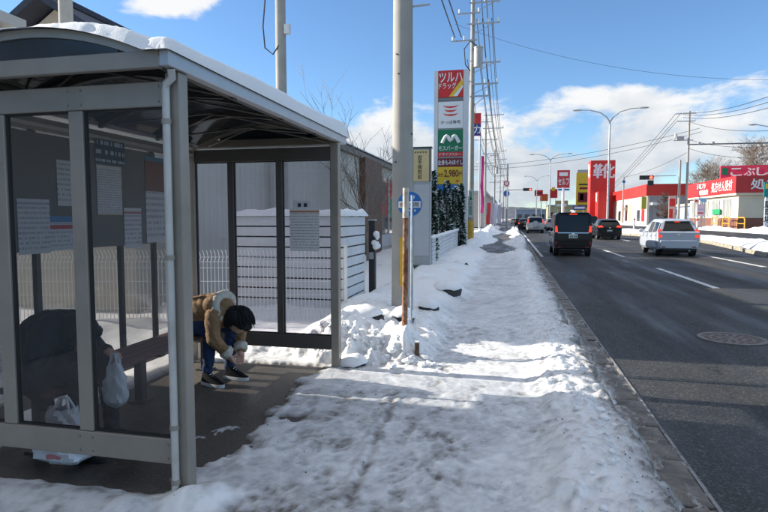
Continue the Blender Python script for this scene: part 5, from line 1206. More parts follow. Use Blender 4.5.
signal_head(t, atY(646.5, 177.5, 92), 2.0); h2 = atY(650.5, 183, 92); MB().box(h2.x - .4, h2.x + .4, 91.8, 92.1, h2.z - .4, h2.z + .4).build('rear_signal', BLK, t)
MB().cyl(c, atY(652.5, 177.5, 92), .05, n=6).build('bracket', STEEL, t)
b = atY(507.5, 190, 82.5); t = thing('traffic_signal', (b.x, 82.5, 0), 'small traffic signal showing red over the far end of the near lane', 'traffic signal')
MB().cyl((b.x, 82.5, -.1), (b.x, 82.5, b.z + .5), .1, .08, 8).build('pole', STEEL, t); MB().cyl(b, atY(524, 189.5, 82.5), .05, n=6).build('arm', STEEL, t); signal_head(t, atY(527.5, 189.5, 82.5), 1.25)
# mast arm reaching in from the right
e = atY(688, 145, 60); zz = e.z; t = thing('mast_arm', (25.6, 60, 0), 'long horizontal steel mast arm reaching over the road at the right', 'mast arm')
MB().cyl((25.6, 60, -.1), (25.6, 60, zz + 1.2), .16, .13, 12).build('pole', STEEL, t); MB().cyl((25.6, 60, zz), (e.x, 60, zz + .05), .085, .06, 10).build('arm', mat('mast dark', (.16, .17, .18), .5, .4), t)
for k in (1.0, 2.2, 7.5): MB().bx((e.x + k, 60, zz + .15), (.22, .2, .22)).build('sensor', GREYP, t)
# utility poles on the far side
def far_pole(u, vt, X, label, arms=(), r=.2):
    d = ray(u, 225); Y = X * d.y / d.x; tp = atY(u, vt, Y); t = thing('utility_pole', (X, Y, 0), label, 'utility pole')
    MB().cyl((0, 0, -.1), (0, 0, tp.z), r, r * .7, 12).build('shaft', POLEC, t, smooth=True, world=False)
    for dz, x0, x1 in arms:
        ar = MB().box(x0, x1, -.2, -.12, tp.z - dz - .06, tp.z - dz + .06).build('cross_arm', STEEL, t, world=False)
        for k in range(4):
            x = x0 + (x1 - x0) * k / 3
            if abs(x) > .3: MB().cyl((x, -.16, tp.z - dz + .06), (x, -.16, tp.z - dz + .3), .05, n=6).build('insulator', SWHITE, ar, world=False)
    return t, Y, tp
fp1, Y1, tp1 = far_pole(685.5, 111, 25.7, 'tall concrete utility pole with cross arms left of the pharmacy', ((.4, -1.9, .9), (1.5, -1.7, .8), (4.3, -2.1, .5)))
MB().bx((-1.2, -.1, tp1.z - 4.0), (1.0, .5, .6)).build('switch_box', GREYP, fp1, world=False); MB().cyl((-1.75, 0, tp1.z - 3.9), (-1.75, 0, tp1.z - 3.3), .2, n=8).build('insulator_can', GREYP, fp1, world=False)
fp2, Y2, tp2 = far_pole(622.5, 177, 25.7, 'grey pole with a small round sign in front of the white store wall', r=.22)
MB().cyl((-.0, -.26, tp2.z - 1.1), (0, -.22, tp2.z - 1.1), .35, n=14).build('sign_disc', BLUE, fp2, world=False); MB().bx((.5, -.2, 3.6), (.5, .1, .8)).build('plate', GREYP, fp2, world=False)
# wires on the far side
T = Vector((fp1.location.x, fp1.location.y, 0))
W = lambda u, v, Y: atY(u, v, Y)
for i, (dz, u, v, Y, lab) in enumerate(((.2, 830, 72, 45, 'upper cable from the tall far-side pole sweeping up to the right'), (.5, 830, 80, 45, 'second cable from the tall far-side pole sweeping up to the right'), (.9, 830, 88, 46, 'third cable from the tall far-side pole sweeping up to the right'), (1.6, 830, 124, 50, 'level cable from the tall far-side pole towards the pharmacy'), (4.2, 830, 138, 50, 'low cable from the tall far-side pole across the pharmacy roof'), (5.5, 830, 152, 52, 'lowest cable from the tall far-side pole across the pharmacy sign'))):
    wire(T + Vector((-.9 if i < 3 else 0, -.1, tp1.z - dz)), W(u, v, Y), .9, lab, r=.03, n=20)
for i, (dx, dz, v, Y, lab) in enumerate(((-1.8, .2, 196, 170, 'left cable from the tall far-side pole running away along the shops'), (-1.1, .2, 197, 172, 'middle cable from the tall far-side pole running away along the shops'), (-1.6, 1.3, 200, 172, 'lower cable from the tall far-side pole running away along the shops'))):
    wire(T + Vector((dx, -.1, tp1.z - dz)), W(600, v, Y), .8, lab, r=.035, n=16)
wire(W(455, 24, 60), W(860, 76, 60), 2.2, 'long thin cable crossing high above the whole road', r=.014, n=30)
wire(W(440, 168, 110), W(700, 128, 110), 1.5, 'cable crossing the road in front of the clouds, upper of two', r=.035, n=24)
wire(W(440, 170.5, 112), W(702, 131.5, 112), 1.8, 'cable crossing the road in front of the clouds, lower of two', r=.035, n=24)
wire(T + Vector((0, 0, tp1.z - 6)), Vector((fp2.location.x, fp2.location.y, tp2.z)), .6, 'cable from the tall far-side pole down to the pole with the round sign', r=.03)

# ---- pharmacy
CX, CY = 27.35, 78.0
ph = thing('pharmacy', (CX + 6, CY + 9, 0), 'single-storey cream pharmacy with a red sign band and larger sign on its roof', 'pharmacy')
PWALL = mat('pharmacy cream', (.62, .56, .44), .7, var=.06, vscale=.6)
zf0, zf1 = 4.65, 6.75
MB().box(CX + .6, CX + 16, CY + .6, CY + 20, -.1, zf0 - .3).build('wall', PWALL, ph)
MB().box(CX + .55, CX + 16.05, CY + .55, CY + 20.05, -.1, 1.5).build('wainscot', mat('red brick base', (.20, .085, .06), .8, var=.25, vscale=3), ph)
band = MB().box(CX, CX + 16.5, CY, CY + 20.5, zf0, zf1).build('sign_band', mat('sign band red', (.44, .022, .024), .45, var=.06, vscale=.5), ph)
MB().box(CX + .1, CX + 16.3, CY + .1, CY + 20.3, zf0 - .28, zf0 - .002).build('soffit', PWALL, ph)
ya_, yb_ = atX(712, 187, CX).y, atX(732.5, 187, CX).y
text('処方せん受付', 1.35, SWHITE, (CX - .01, (ya_ + yb_) / 2, (zf0 + zf1) / 2), (0, -1, 0), ZD, band, width=ya_ - yb_, bold=.05, thick=.03)
for i in range(2):
    for k in range(2): text(('漢方', '相談')[i], .75, SWHITE, (CX - .01, atX(701.5 + i * 2.5, 190, CX).y, zf1 - .6 - i * .95), (0, -1, 0), ZD, band, width=4.0, bold=.04, thick=.03) if k == 0 else None
text('処方せん', 1.25, SWHITE, (atY(757, 187, CY).x + 2.6, CY - .01, (zf0 + zf1) / 2), XD, ZD, band, width=6.6, bold=.05, thick=.03)
up0, up1 = atY(720.5, 178, CY + 9), atY(720.5, 167, CY + 9)
us = MB(); us.bx((0, 0, 0), (13.5, .5, up1.z - up0.z + .25)); uo = us.build('roof_sign', mat('roof sign pink red', (.56, .03, .085), .45, var=.05, vscale=.5), ph, world=False)
rz_ = -.12; cxx = Vector((up0.x + 6.7 * math.cos(rz_), CY + 9 + 6.7 * math.sin(rz_), (up0.z + up1.z) / 2)); uo.location = cxx - ph.location; uo.rotation_euler = (0, 0, rz_)
for k, (ch, off) in enumerate((('こ', -4.9), ('ぶ', -3.3), ('し', -1.8), ('薬', -.2), ('局', 1.4))): text(ch, 1.05, SWHITE, (off, -.26, 0), XD, ZD, uo, width=1.3, bold=.06, thick=.03, world=False)
MB().box(-6.6, -5.9, -.28, -.252, -.35, .6).build('emblem', SGREEN, uo, world=False)
MB().box(CX + 6, CX + 16, CY + 9.6, CY + 18, zf1 + .002, up1.z - .1).build('upper_storey', mat('upper wall', (.5, .49, .46), .7), ph)
MB().box(CX + 5.7, CX + 5.9, CY + 9.3, CY + 9.5, zf1 + .001, up0.z).build('sign_leg', STEEL, ph)
for k, (y, w, z0, z1) in enumerate(((CY + 3.0, 2.6, 1.7, 4.0), (CY + 7.0, 2.6, .1, 4.0), (CY + 11.5, 3.4, 1.7, 4.0), (CY + 16, 2.6, 1.7, 4.0))):
    g_ = MB().box(CX + .54, CX + .58, y, y + w, z0, z1).build('door' if k == 1 else 'window', mat('pale glazing', (.32, .33, .30), .25, spec=.6, var=.2, vscale=1), ph)
    for q in (0, w / 2, w): MB().box(CX + .48, CX + .535, y + q - .05, y + q + .05, z0, z1).build('window_frame', SWHITE, g_)
MB().box(CX + 4, CX + 7.2, CY + .52, CY + .58, 1.7, 3.9).build('window', mat('pale glazing', (.3, .3, .3)), ph)
MB().box(CX + .3, CX + .42, CY + 5.9, CY + 8.9, 2.0, 2.7).build('green_sign', mat('bright green', (.02, .30, .12), .5), ph)
# barriers, boards
def barrier(x, y, label):
    t = thing('barrier', (x, y, 0), label, 'barrier'); o_ = mat('barrier orange', (.72, .34, .03), .5)
    MB().tube([(0, -.0, 0), (0, 0, 1.3), (0, .25, 1.55), (0, 2.0, 1.55), (0, 2.25, 1.3), (0, 2.25, 0)], .08, 8).build('frame', o_, t, smooth=True, world=False)
    MB().cyl((0, .0, .8), (0, 2.25, .8), .06, n=8).build('rail', o_, t, world=False); return t
barrier(CX - .4, CY + .4, 'orange tubular barrier at the pharmacy corner nearest the road'); barrier(CX + .6, CY - 1.6, 'orange tubular barrier in front of the dark sign face'); barrier(CX - .5, CY + 4.2, 'orange tubular barrier beside the pharmacy door')
def board(u0, v0, u1, v1, Y, m, label, parts=(), leg=True, name='board_sign'):
    x0, x1, z0, z1 = rect(u0, v0 if v0 > v1 else v1, u1, min(v0, v1), Y); t = thing(name, ((x0 + x1) / 2, Y, 0), label, 'sign')
    q = MB().box(x0, x1, Y - .12, Y, z0, z1).build('panel', m, t)
    if leg:
        for x in (x0 + (x1 - x0) * .2, x0 + (x1 - x0) * .8): MB().cyl((x, Y + .06, -.1), (x, Y + .06, z0 + .3), .07, n=8).build('leg', STEEL, t)
    for (a, b, c, d, mm) in parts: MB().box(x0 + (x1 - x0) * a, x0 + (x1 - x0) * c, Y - .14, Y - .121, z0 + (z1 - z0) * b, z0 + (z1 - z0) * d).build('print_block', mm, t)
    return t, q, (x0, x1, z0, z1)
TEAL = mat('teal sign', (.0, .22, .22), .45); PINK = mat('pale pink', (.72, .55, .6), .5)
t, q, r_ = board(763.5, 182, 777, 197, 66, TEAL, 'teal sign above a white board at the right edge', ((.1, .55, .45, .9, YEL),))
x0, x1, z0, z1 = rect(763.5, 226, 777, 198, 66); MB().box(x0, x1, 65.88, 66, z0, z1).build('lower_panel', SWHITE, t)
text('駐\n車\n場', (z1 - z0) * .8, BLACKI, (x0 + (x1 - x0) * .3, 65.87, (z0 + z1) / 2), XD, ZD, t, bold=.03)
board(696.5, 204, 704, 216, 80, PINK, 'pale pink board on dark legs left of the pharmacy', ((.1, .2, .9, .3, SRED), (.1, .5, .9, .6, mat('lilac', (.45, .4, .6), .5))))
board(693, 183, 706, 189, 99, SWHITE, 'white and green roof sign behind the red sign band', ((.4, .2, .95, .8, mat('mint', (.2, .5, .35), .5)),), leg=True)
board(693.5, 198.5, 699, 203.5, 84, SWHITE, 'white plate with pink print next to the blue plate', ((.2, .3, .8, .7, SRED),)); board(700, 198, 706.5, 202, 84, mat('sky blue plate', (.15, .38, .68), .5), 'sky blue plate beside the pharmacy sign')
board(668, 196, 676, 222, 100, mat('white red board', (.6, .5, .5), .5), 'white board with red picture between the two far poles', ((.1, .6, .9, .9, SRED), (.1, .15, .6, .5, SRED)))

# ---- red shoe store with tower
RB = mat('store red', (.56, .030, .022), .5, var=.06, vscale=.3)
ry0, ry1 = 122.0, 168.0; SX = 26.9
ssx = thing('shoe_store', (SX + 8, ry0, 0), 'big red and white shoe store with a red tower', 'shoe store')
xr = atY(692, 200, ry0).x; zt_ = 8.3; zb_ = 6.0
MB().box(SX, SX + 22, ry0, ry1, -.1, zb_).build('wall', mat('store wall', (.60, .57, .53), .75, var=.06, vscale=.3), ssx)
MB().box(SX - .25, SX + 22.3, ry0 - .25, ry1 + .2, zb_ + .002, zt_).build('fascia', RB, ssx)
MB().box(SX + .3, SX + 9.3, ry0 - .08, ry0 - .002, -.1, zb_ - .2).build('side_cladding', mat('grey cladding', (.30, .30, .31), .75, var=.05, vscale=.4), ssx)
for k in range(22): MB().box(SX - .275, SX - .252, ry0 + k * 2.1, ry0 + k * 2.1 + .06, zb_ + .05, zt_ - .05).build('panel_joint', mat('joint dark', (.2, .02, .02), .7), ssx)
for k in range(9): MB().box(SX + .9 + k, SX + .94 + k, ry0 - .1, ry0 - .081, 0, zb_ - .25).build('panel_joint', mat('joint grey', (.2, .2, .2), .7), ssx)
for i in range(10):
    y = ry0 + 2 + i * 4.3; mm = (SRED, WINGL, SWHITE, BEIGE, WINGL)[i % 5]
    MB().box(SX - .06, SX - .002, y, y + 2.6, .8, 4.6 if i % 5 != 1 else 3.2).build('window' if mm is WINGL else 'wall_poster', mm, ssx)
a, b_ = atY(643.5, 209, ry0 - 2), atY(650, 196.5, ry0 - 2); MB().box(a.x - .2, b_.x - .4, ry0 - 1.2, ry0 - .4, a.z, b_.z).build('blade_sign', mat('olive yellow', (.42, .40, .05), .5), ssx)
a, b_ = atY(651, 205, ry0 - 1), atY(660, 202.5, ry0 - 1); MB().box(a.x, b_.x, ry0 - 2.2, ry0 - .09, a.z, b_.z).build('canopy', SWHITE, ssx)
tx0, tx1 = atY(590, 200, 160).x, atY(614.5, 200, 160).x; tz = atY(600, 160.3, 160).z
tw_ = MB().box(tx0, tx1, 160, 165, -.1, tz).build('tower', RB, ssx)
text('靴', atY(600, 164, 160).z - atY(600, 178, 160).z, SWHITE, ((tx0 + tx1) / 2 + .3, 159.99, (atY(600, 164, 160).z + atY(600, 178, 160).z) / 2), XD, ZD, tw_, width=5.4, bold=.05, thick=.05)
text('靴', 3.6, SWHITE, (tx0 - .01, 162.5, atY(600, 170, 160).z), (0, -1, 0), ZD, tw_, bold=.05, thick=.05)
lx0, lx1 = atY(598, 200, 155).x, atY(607.5, 200, 155).x; MB().box(lx0, lx1, 155, 159.9, -.1, atY(600, 191.5, 155).z).build('porch_tower', RB, ssx)
text('靴', 2.4, SWHITE, (lx0 - .01, 157.4, atY(600, 197, 155).z), (0, -1, 0), ZD, ssx, bold=.05, thick=.05)
bush = atY(664, 222, 112); bare_tree((bush.x, 112, 0), 4.4, .16, 21, 'dense brown bare bush in front of the grey store side', m=mat('brown twigs', (.085, .045, .03), .9), levels=3, nb=7, spread=.62, trunk_frac=.05, minr=.03, name='bare_bush')
# ---- tall signs
t, q, r_ = board(575.5, 212, 590, 172.5, 185, YEL, 'tall yellow shop sign left of the red tower', ((.15, .25, .95, .50, MAROON), (.3, .30, .55, .46, SWHITE), (.25, .58, .85, .63, MAROON), (.2, .68, .9, .72, BLACKI), (.15, .12, .9, .18, BLACKI)), name='yellow_sign')
MB().box(r_[0] + .3, r_[1], 185.0, 185.6, r_[3], r_[3] + .9).build('top_frame', GREYP, t)
t, q, r_ = board(557, 188, 570, 170, 150, mat('station red', (.50, .035, .04), .45), 'square red and white petrol station sign on a white pole', (), leg=False, name='petrol_sign')
cx_ = (r_[0] + r_[1]) / 2; MB().cyl((cx_, 150.1, -.1), (cx_, 150.1, r_[2] + .1), .35, n=12).build('post', SWHITE, t)
MB().box(r_[0] + .5, r_[1] - .5, 149.84, 149.879, r_[3] - 1.5, r_[3] - .55).build('white_strip', SWHITE, t); text('セルフ', 1.7, SWHITE, (cx_, 149.85, r_[2] + 1.6), XD, ZD, q, width=2.6, bold=.06, thick=.03)
x0, x1, z0, z1 = rect(558, 190.5, 569.5, 188.6, 150); MB().box(x0, x1, 149.88, 150, z0, z1).build('blue_strip', BLUE, t)
for (u0, v0, u1, v1, Y, m, lab, parts) in ((534.5, 196, 543, 190, 190, SRED, 'red sign with dark print left of the petrol sign, upper one', ((.1, .3, .9, .7, MAROON),)), (540, 201, 548, 194, 210, mat('orange red', (.6, .10, .02), .5), 'orange-red sign below the upper red sign', ()), (549, 198, 557.5, 189, 200, SRED, 'red sign with a yellow disc beside the petrol sign', ((.3, .8, .7, 1.2, YEL),)), (555, 209, 568, 200.5, 230, mat('ochre', (.45, .32, .12), .6), 'ochre shop sign under the petrol sign', ((.1, .3, .9, .6, SWHITE),)), (573, 210, 586, 205.5, 140, mat('navy plate', (.05, .10, .28), .5), 'navy and white shop sign below the yellow sign', ((.1, .3, .9, .7, SWHITE),))):
    board(u0, v0, u1, v1, Y, m, lab, parts)
# far low buildings
for i, (u0, u1, vt, Y, col, lab) in enumerate(((548, 575, 206, 240, (.45, .40, .22), 'ochre low building behind the petrol sign'), (516, 546, 210, 330, (.30, .33, .40), 'blue-grey low buildings at the end of the road'), (575, 600, 211, 200, (.55, .55, .56), 'white low building at the foot of the yellow sign'), (692, 712, 206, 112, (.35, .42, .55), 'pale blue low building behind the far poles'))):
    a, b_ = atY(u0, vt, Y), atY(u1, vt, Y); t = thing('building', ((a.x + b_.x) / 2, Y, 0), lab, 'building'); MB().box(a.x, b_.x, Y, Y + 12, -.1, a.z).build('wall', mat('far wall %d' % i, col, .8, var=.15, vscale=.3), t); MB().box(a.x - .3, b_.x + .3, Y - .3, Y + 12.3, a.z + .002, a.z + .5).build('roof', GREYP, t)
    for k in range(4): w = (b_.x - a.x) / 4; MB().box(a.x + w * (k + .2), a.x + w * (k + .8), Y - .06, Y - .002, 1, a.z * .6).build('window', WINGL, t)
TW = mat('winter twigs', (.16, .115, .085), .9)
for i, (u, Y, h, sd_) in enumerate(((722, 112, 15.5, 3), (742, 106, 17.0, 4), (764, 112, 16.5, 6), (708, 124, 14.0, 9))):
    b = atY(u, 225, Y); bare_tree((b.x, Y, 0), h * .60, .25, sd_, 'bare brown tree behind the pharmacy, %s of four' % ('second from left', 'third from left', 'rightmost', 'leftmost')[i], m=TW, levels=4, nb=6, spread=.55, trunk_frac=.2, minr=.016)
# pale bollards and hedges by the median end
for i, (u, v) in enumerate(((634, 229), (697, 231))):
    b = G(u, v, 0); t = thing('delineator', (b.x, b.y, 0), ('white delineator post on the far verge before the bare bush', 'white delineator post on the far verge right of the white car')[i], 'post'); MB().cyl((0, 0, -.2), (0, 0, 1.6), .12, n=10).build('post', SWHITE, t, world=False); MB().cyl((0, 0, 1.2), (0, 0, 1.4), .125, n=10).build('reflector', SRED, t, world=False)
# ================================================================ people and their bags
def cap_chain(mb, p0, p1, r0, r1, n=14):
    p0, p1 = Vector(p0), Vector(p1); mb.ell(p0, r0, n, 10); mb.ell(p1, r1, n, 10); mb.cyl(p0, p1, r0, r1, n)
def blob(name, caps, voxel, mats, parent, smooth_it=6, folds=0.0, seed=1):
    """tapered limbs fused into one continuous skin; caps: (p0, p1, r0, r1, material index)"""
    b = MB()
    for c in caps: cap_chain(b, *c[:4])
    o = b.build(name, mats, None, world=False)
    m = o.modifiers.new('r', 'REMESH'); m.mode = 'VOXEL'; m.voxel_size = voxel; m.adaptivity = 0
    m2 = o.modifiers.new('s', 'SMOOTH'); m2.iterations = smooth_it; m2.factor = .5
    bpy.context.view_layer.update(); me = bpy.data.meshes.new_from_object(o.evaluated_get(bpy.context.evaluated_depsgraph_get()))
    bpy.data.objects.remove(o)
    nv = len(me.vertices); co = np.zeros(nv * 3); me.vertices.foreach_get('co', co); co = co.reshape(-1, 3)
    if folds > 0:
        no = np.zeros(nv * 3); me.vertices.foreach_get('normal', no); no = no.reshape(-1, 3); p = Perlin(seed)
        f = .5 * fbm(p, co[:, 0] * 9 + co[:, 2] * 8, co[:, 1] * 11 + co[:, 2] * 4, 2) - 1.1 * np.abs(fbm(p, co[:, 0] * 16 + co[:, 2] * 22 + 5, co[:, 1] * 18 - co[:, 2] * 9, 3)); co = co + no * (folds * f)[:, None]
    # material of the nearest limb
    ce = np.zeros(len(me.polygons) * 3); me.polygons.foreach_get('center', ce); ce = ce.reshape(-1, 3)
    best = np.full(len(ce), 1e9); mi = np.zeros(len(ce), int)
    for c in caps:
        a, bb = np.array(c[0]), np.array(c[1]); ab = bb - a; L2 = max(1e-9, ab @ ab)
        t = np.clip(((ce - a) @ ab) / L2, 0, 1); d = np.linalg.norm(ce - a - t[:, None] * ab, axis=1) - (c[2] + (c[3] - c[2]) * t)
        w = d < best; best[w] = d[w]; mi[w] = c[4]
    off = Vector((0, 0, 0)); p_ = parent
    while p_ is not None: off += p_.location; p_ = p_.parent
    co = co - np.array(off); me.vertices.foreach_set('co', co.ravel())
    me.materials.clear()
    for mm in (mats if isinstance(mats, (list, tuple)) else [mats]): me.materials.append(mm)
    me.polygons.foreach_set('material_index', mi.astype(np.int32)); me.polygons.foreach_set('use_smooth', [True] * len(me.polygons)); me.update()
    o = bpy.data.objects.new(name, me); COL.objects.link(o); o.parent = parent; return o
SKIN = mat('skin', (.50, .30, .22), .5, var=.08, vscale=20)
def hand(parent, wrist, d, nrm, side, curl=.6, s=1.0):
    wrist, d, nrm = Vector(wrist), Vector(d).normalized(), Vector(nrm); nrm = (nrm - d * nrm.dot(d)).normalized(); lat = d.cross(nrm) * side
    caps = [(wrist - d * .01, wrist + d * .03, .024 * s, .028 * s, 0)]
    for k, (o_, L) in enumerate(((-.030, .072), (-.010, .082), (.010, .078), (.029, .062))):
        base = wrist + d * .085 * s + lat * o_ * s
        caps.append((wrist + d * .03 * s + lat * o_ * .7 * s, base, .016 * s, .0105 * s, 0))
        q = base; a = .25
        for sg in (.45, .32, .23):
            a += curl * .75; dd = d * math.cos(a) + nrm * math.sin(a); q2 = q + dd * L * sg * s; caps.append((q, q2, .0092 * s, .0082 * s, 0)); q = q2
    tb = wrist + d * .03 * s - lat * .028 * s; t1 = tb + (d * .6 - lat * .6 + nrm * .35).normalized() * .042 * s; t2 = t1 + (d * .8 + nrm * .6).normalized() * .03 * s
    caps += [(tb, t1, .0125 * s, .0105 * s, 0), (t1, t2, .0102 * s, .0085 * s, 0)]
    return blob('hand', [(tuple(a), tuple(b), r0, r1, 0) for a, b, r0, r1, _ in caps], .0042, [SKIN], parent, 3)
def shoe(parent, heel, ang, up=.0, upper=None, sole=None, name='shoe'):
    M = Matrix.Translation(heel) @ Matrix.Rotation(ang, 4, 'Z') @ Matrix.Rotation(-up, 4, 'Y')
    def outline(z, g, toe=1.0):
        pts = []
        for k in range(28):
            t = 2 * math.pi * k / 28; x = .135 + .135 * math.cos(t); w = .040 + .012 * math.cos(t) + .004 * math.cos(2 * t)
            pts.append((x * toe + (1 - toe) * .02, math.sin(t) * w * g, z))
        return pts
    def loft(rows, nm, m, par):
        n = len(rows[0]); b = MB(); b.add([M @ Vector(p) for r in rows for p in r], [(i * n + j, i * n + (j + 1) % n, (i + 1) * n + (j + 1) % n, (i + 1) * n + j) for i in range(len(rows) - 1) for j in range(n)] + [tuple(reversed(range(n))), tuple(range((len(rows) - 1) * n, len(rows) * n))])
        return b.build(nm, m, par, smooth=True, sharp=50)
    def prof(f):                     # upper shrinks towards the ankle
        r = []
        for x, y, z in outline(0, 1):
            r.append((x * (1 - f) + (.066 + (x - .135) * .34) * f, y * (1 - .28 * f), .03 + f * .075 + .02 * (1 - abs(x - .09) / .2) * f))
        return r
    u_ = loft([prof(f) for f in (0, .2, .45, .7, .9, 1)], name, upper, parent)
    loft([outline(0, 1.0), outline(.012, 1.06), outline(.031, 1.04)], 'sole', sole, u_)
    b = MB()
    for k in range(4): x = .115 + k * .022; b.tube([M @ Vector((x, -.022, .098 - k * .013)), M @ Vector((x + .004, 0, .108 - k * .014)), M @ Vector((x, .022, .098 - k * .013))], .0035, 5)
    b.build('laces', SWHITE if sole is not BLKP else BLKP, u_)
    return u_
def face(parent, c, fwd, upv, s=1.0):
    c, fwd, upv = Vector(c), Vector(fwd).normalized(), Vector(upv); upv = (upv - fwd * upv.dot(fwd)).normalized(); lat = fwd.cross(upv)
    for k in (-1, 1):
        e_ = MB().ell(c + fwd * .092 + lat * k * .032 + upv * .005, .011, 10, 8).build('eye', mat('eye white', (.6, .58, .55), .3), parent, smooth=True); MB().ell(c + fwd * .100 + lat * k * .032 + upv * .004, .0055, 8, 6).build('iris', BLACKI, e_, smooth=True)
    MB().tube([c + fwd * .088 - upv * .055 - lat * .022, c + fwd * .095 - upv * .056, c + fwd * .088 - upv * .055 + lat * .022], .005, 6).build('mouth', mat('lips', (.36, .15, .12), .5), parent, smooth=True)
def ribbed(parent, p0, p1, r, m, name='cuff', seed=3, puff=.012):
    p0, p1 = Vector(p0), Vector(p1); b = MB(); p = Perlin(seed); pts = [p0.lerp(p1, i / 6) for i in range(7)]
    b.tube(pts, [r * (.9 + .16 * math.sin(math.pi * i / 6)) for i in range(7)], 26)
    b.v = [tuple(Vector(v) + Vector((puff * random.uniform(-.5, .5), puff * random.uniform(-.5, .5), puff * random.uniform(-.5, .5)))) for v in b.v]
    return b.build(name, m, parent, smooth=True, sharp=80)
FLEECE = mat('cream fleece', (.62, .57, .48), .95, var=.2, vscale=40, bump=1.0, bscale=120)
TAN = mat('tan suede', (.26, .15, .07), .85, var=.22, vscale=7, bump=.3, bscale=60)
JEAN = mat('blue denim', (.018, .04, .10), .85, var=.3, vscale=14, bump=.2, bscale=200)
DKCOAT = mat('black coat', (.018, .018, .021), .65, var=.3, vscale=6, bump=.15, bscale=40)
DKPANT = mat('dark trousers', (.02, .02, .024), .85, var=.2, vscale=8)
HAIR = mat('black knit', (.010, .010, .011), .9, var=.3, vscale=40, bump=.6, bscale=150)
# --- person tying a shoe
Y0 = 4.62
p2 = thing('person', (-2.75, Y0, 0), 'person in a tan fleece-lined coat and jeans bending down to tie a shoe', 'person')
HD = (-2.405, Y0 - .02, .585); d1 = Vector((.45, -.1, -.85)).normalized()
caps = [((-2.90, Y0 - .08, .56), (-2.90, Y0 + .08, .56), .145, .145, 0), ((-2.90, Y0, .58), (-2.72, Y0, .645), .165, .165, 0), ((-2.72, Y0, .645), (-2.57, Y0, .64), .165, .150, 0),
        ((-2.56, Y0 - .13, .635), (-2.56, Y0 + .13, .635), .085, .085, 0), ((-2.57, Y0, .65), (-2.44, Y0, .61), .07, .055, 3), (HD, (HD[0] + .025, HD[1], HD[2] - .05), .092, .075, 3),
        ((HD[0] + .07, HD[1] - .005, HD[2] - .055), (HD[0] + .085, HD[1] - .005, HD[2] - .075), .013, .016, 3),
        ((-2.56, Y0 - .15, .63), (-2.53, Y0 - .20, .43), .078, .066, 0), ((-2.53, Y0 - .20, .43), (-2.455, Y0 - .09, .285), .064, .046, 0),
        ((-2.56, Y0 + .15, .63), (-2.47, Y0 + .19, .45), .078, .066, 0), ((-2.47, Y0 + .19, .45), (-2.405, Y0 + .06, .300), .064, .046, 0),
        ((-2.88, Y0 - .09, .53), (-2.60, Y0 - .12, .50), .095, .070, 1), ((-2.60, Y0 - .12, .50), (-2.645, Y0 - .12, .10), .068, .048, 1),
        ((-2.88, Y0 + .09, .53), (-2.52, Y0 + .11, .50), .095, .070, 1), ((-2.52, Y0 + .11, .50), (-2.54, Y0 + .10, .10), .068, .048, 1)]
bd = blob('body', caps, .0105, [TAN, JEAN, FLEECE, SKIN], p2, 5, .015, 5)
face(p2, HD, d1, (.8, 0, .5))
hr = MB().ell(Vector(HD) + Vector((.0, 0, .004)), (.122, .112, .125), 20, 14); cutd = d1
hr.v = [tuple(Vector(v) if (Vector(v) - Vector(HD)).dot(d1) < .045 else Vector(v) - d1 * ((Vector(v) - Vector(HD)).dot(d1) - .045)) for v in hr.v]
hb = hr.build('knit_hat', HAIR, p2, smooth=True, sharp=70)
hv = Vector(HD); hc_ = [(tuple(hv + Vector((.02, k, .03))), tuple(hv + Vector((.085 + .01 * abs(k) * 10, k * 1.05, -.045 - .03 * (k > 0)))), .075, .04, 0) for k in (-.055, -.02, .02, .055)]
blob('hanging_hair', hc_ + [(tuple(hv + Vector((-.03, 0, .02))), tuple(hv + Vector((.06, 0, .03))), .10, .085, 0)], .009, [HAIR], p2, 4, .006, 12)
st_ = MB(); rh = random.Random(4)
for k in range(420):
    a = rh.uniform(0, 6.283); e_ = rh.uniform(-.2, 1.3); q = hv + Vector((.03 + .118 * math.cos(e_) * math.cos(a), .112 * math.cos(e_) * math.sin(a), .02 + .11 * math.sin(e_)))
    out_ = (q - hv).normalized(); L_ = rh.uniform(.05, .095); pts_2 = [q]
    for j in range(1, 5): pts_2.append(pts_2[-1] + (out_ * (.10 - .04 * j) + Vector((.22, 0, -.38 * j)) + Vector((rh.gauss(0, .12), rh.gauss(0, .12), 0))).normalized() * L_ / 4)
    st_.tube(pts_2, [.006, .006, .005, .004, .0015], 4, caps=False)
tag(st_.build('hair_strands', HAIR, p2), kind='stuff')
# fallen-back hood with fleece lining
hood = MB()
for k in range(20):
    a = math.pi * (k / 19) * 1.25 - .4; hood.ell((-2.535 + .022 * math.sin(a * 2), Y0 + .135 * math.cos(a), .665 + .135 * math.sin(a)), (.042, .042, .046), 10, 8)
hd_ = hood.build('hood_lining', FLEECE, p2, smooth=True, sharp=80)
blob('hood', [((-2.60, Y0 - .09, .72), (-2.60, Y0 + .09, .72), .085, .085, 0), ((-2.66, Y0, .745), (-2.58, Y0, .745), .07, .085, 0)], .012, [TAN], p2, 5, .006, 8)
ribbed(p2, (-2.475, Y0 - .118, .325), (-2.448, Y0 - .082, .275), .060, FLEECE); ribbed(p2, (-2.42, Y0 + .092, .335), (-2.398, Y0 + .05, .288), .060, FLEECE)
hand(p2, (-2.450, Y0 - .085, .275), (.35, .28, -.85), (.5, .6, .1), 1, .55); hand(p2, (-2.40, Y0 + .052, .285), (.02, -.25, -.9), (.3, -.7, .1), -1, .55)
SH, SO = mat('black trainer', (.008, .008, .009), .8, spec=.15), mat('white sole', (.62, .62, .60), .6)
shoe(p2, (-2.70, Y0 - .13, .002), -.25, 0, SH, SO); shoe(p2, (-2.60, Y0 + .09, .002), -.10, 0, SH, SO)
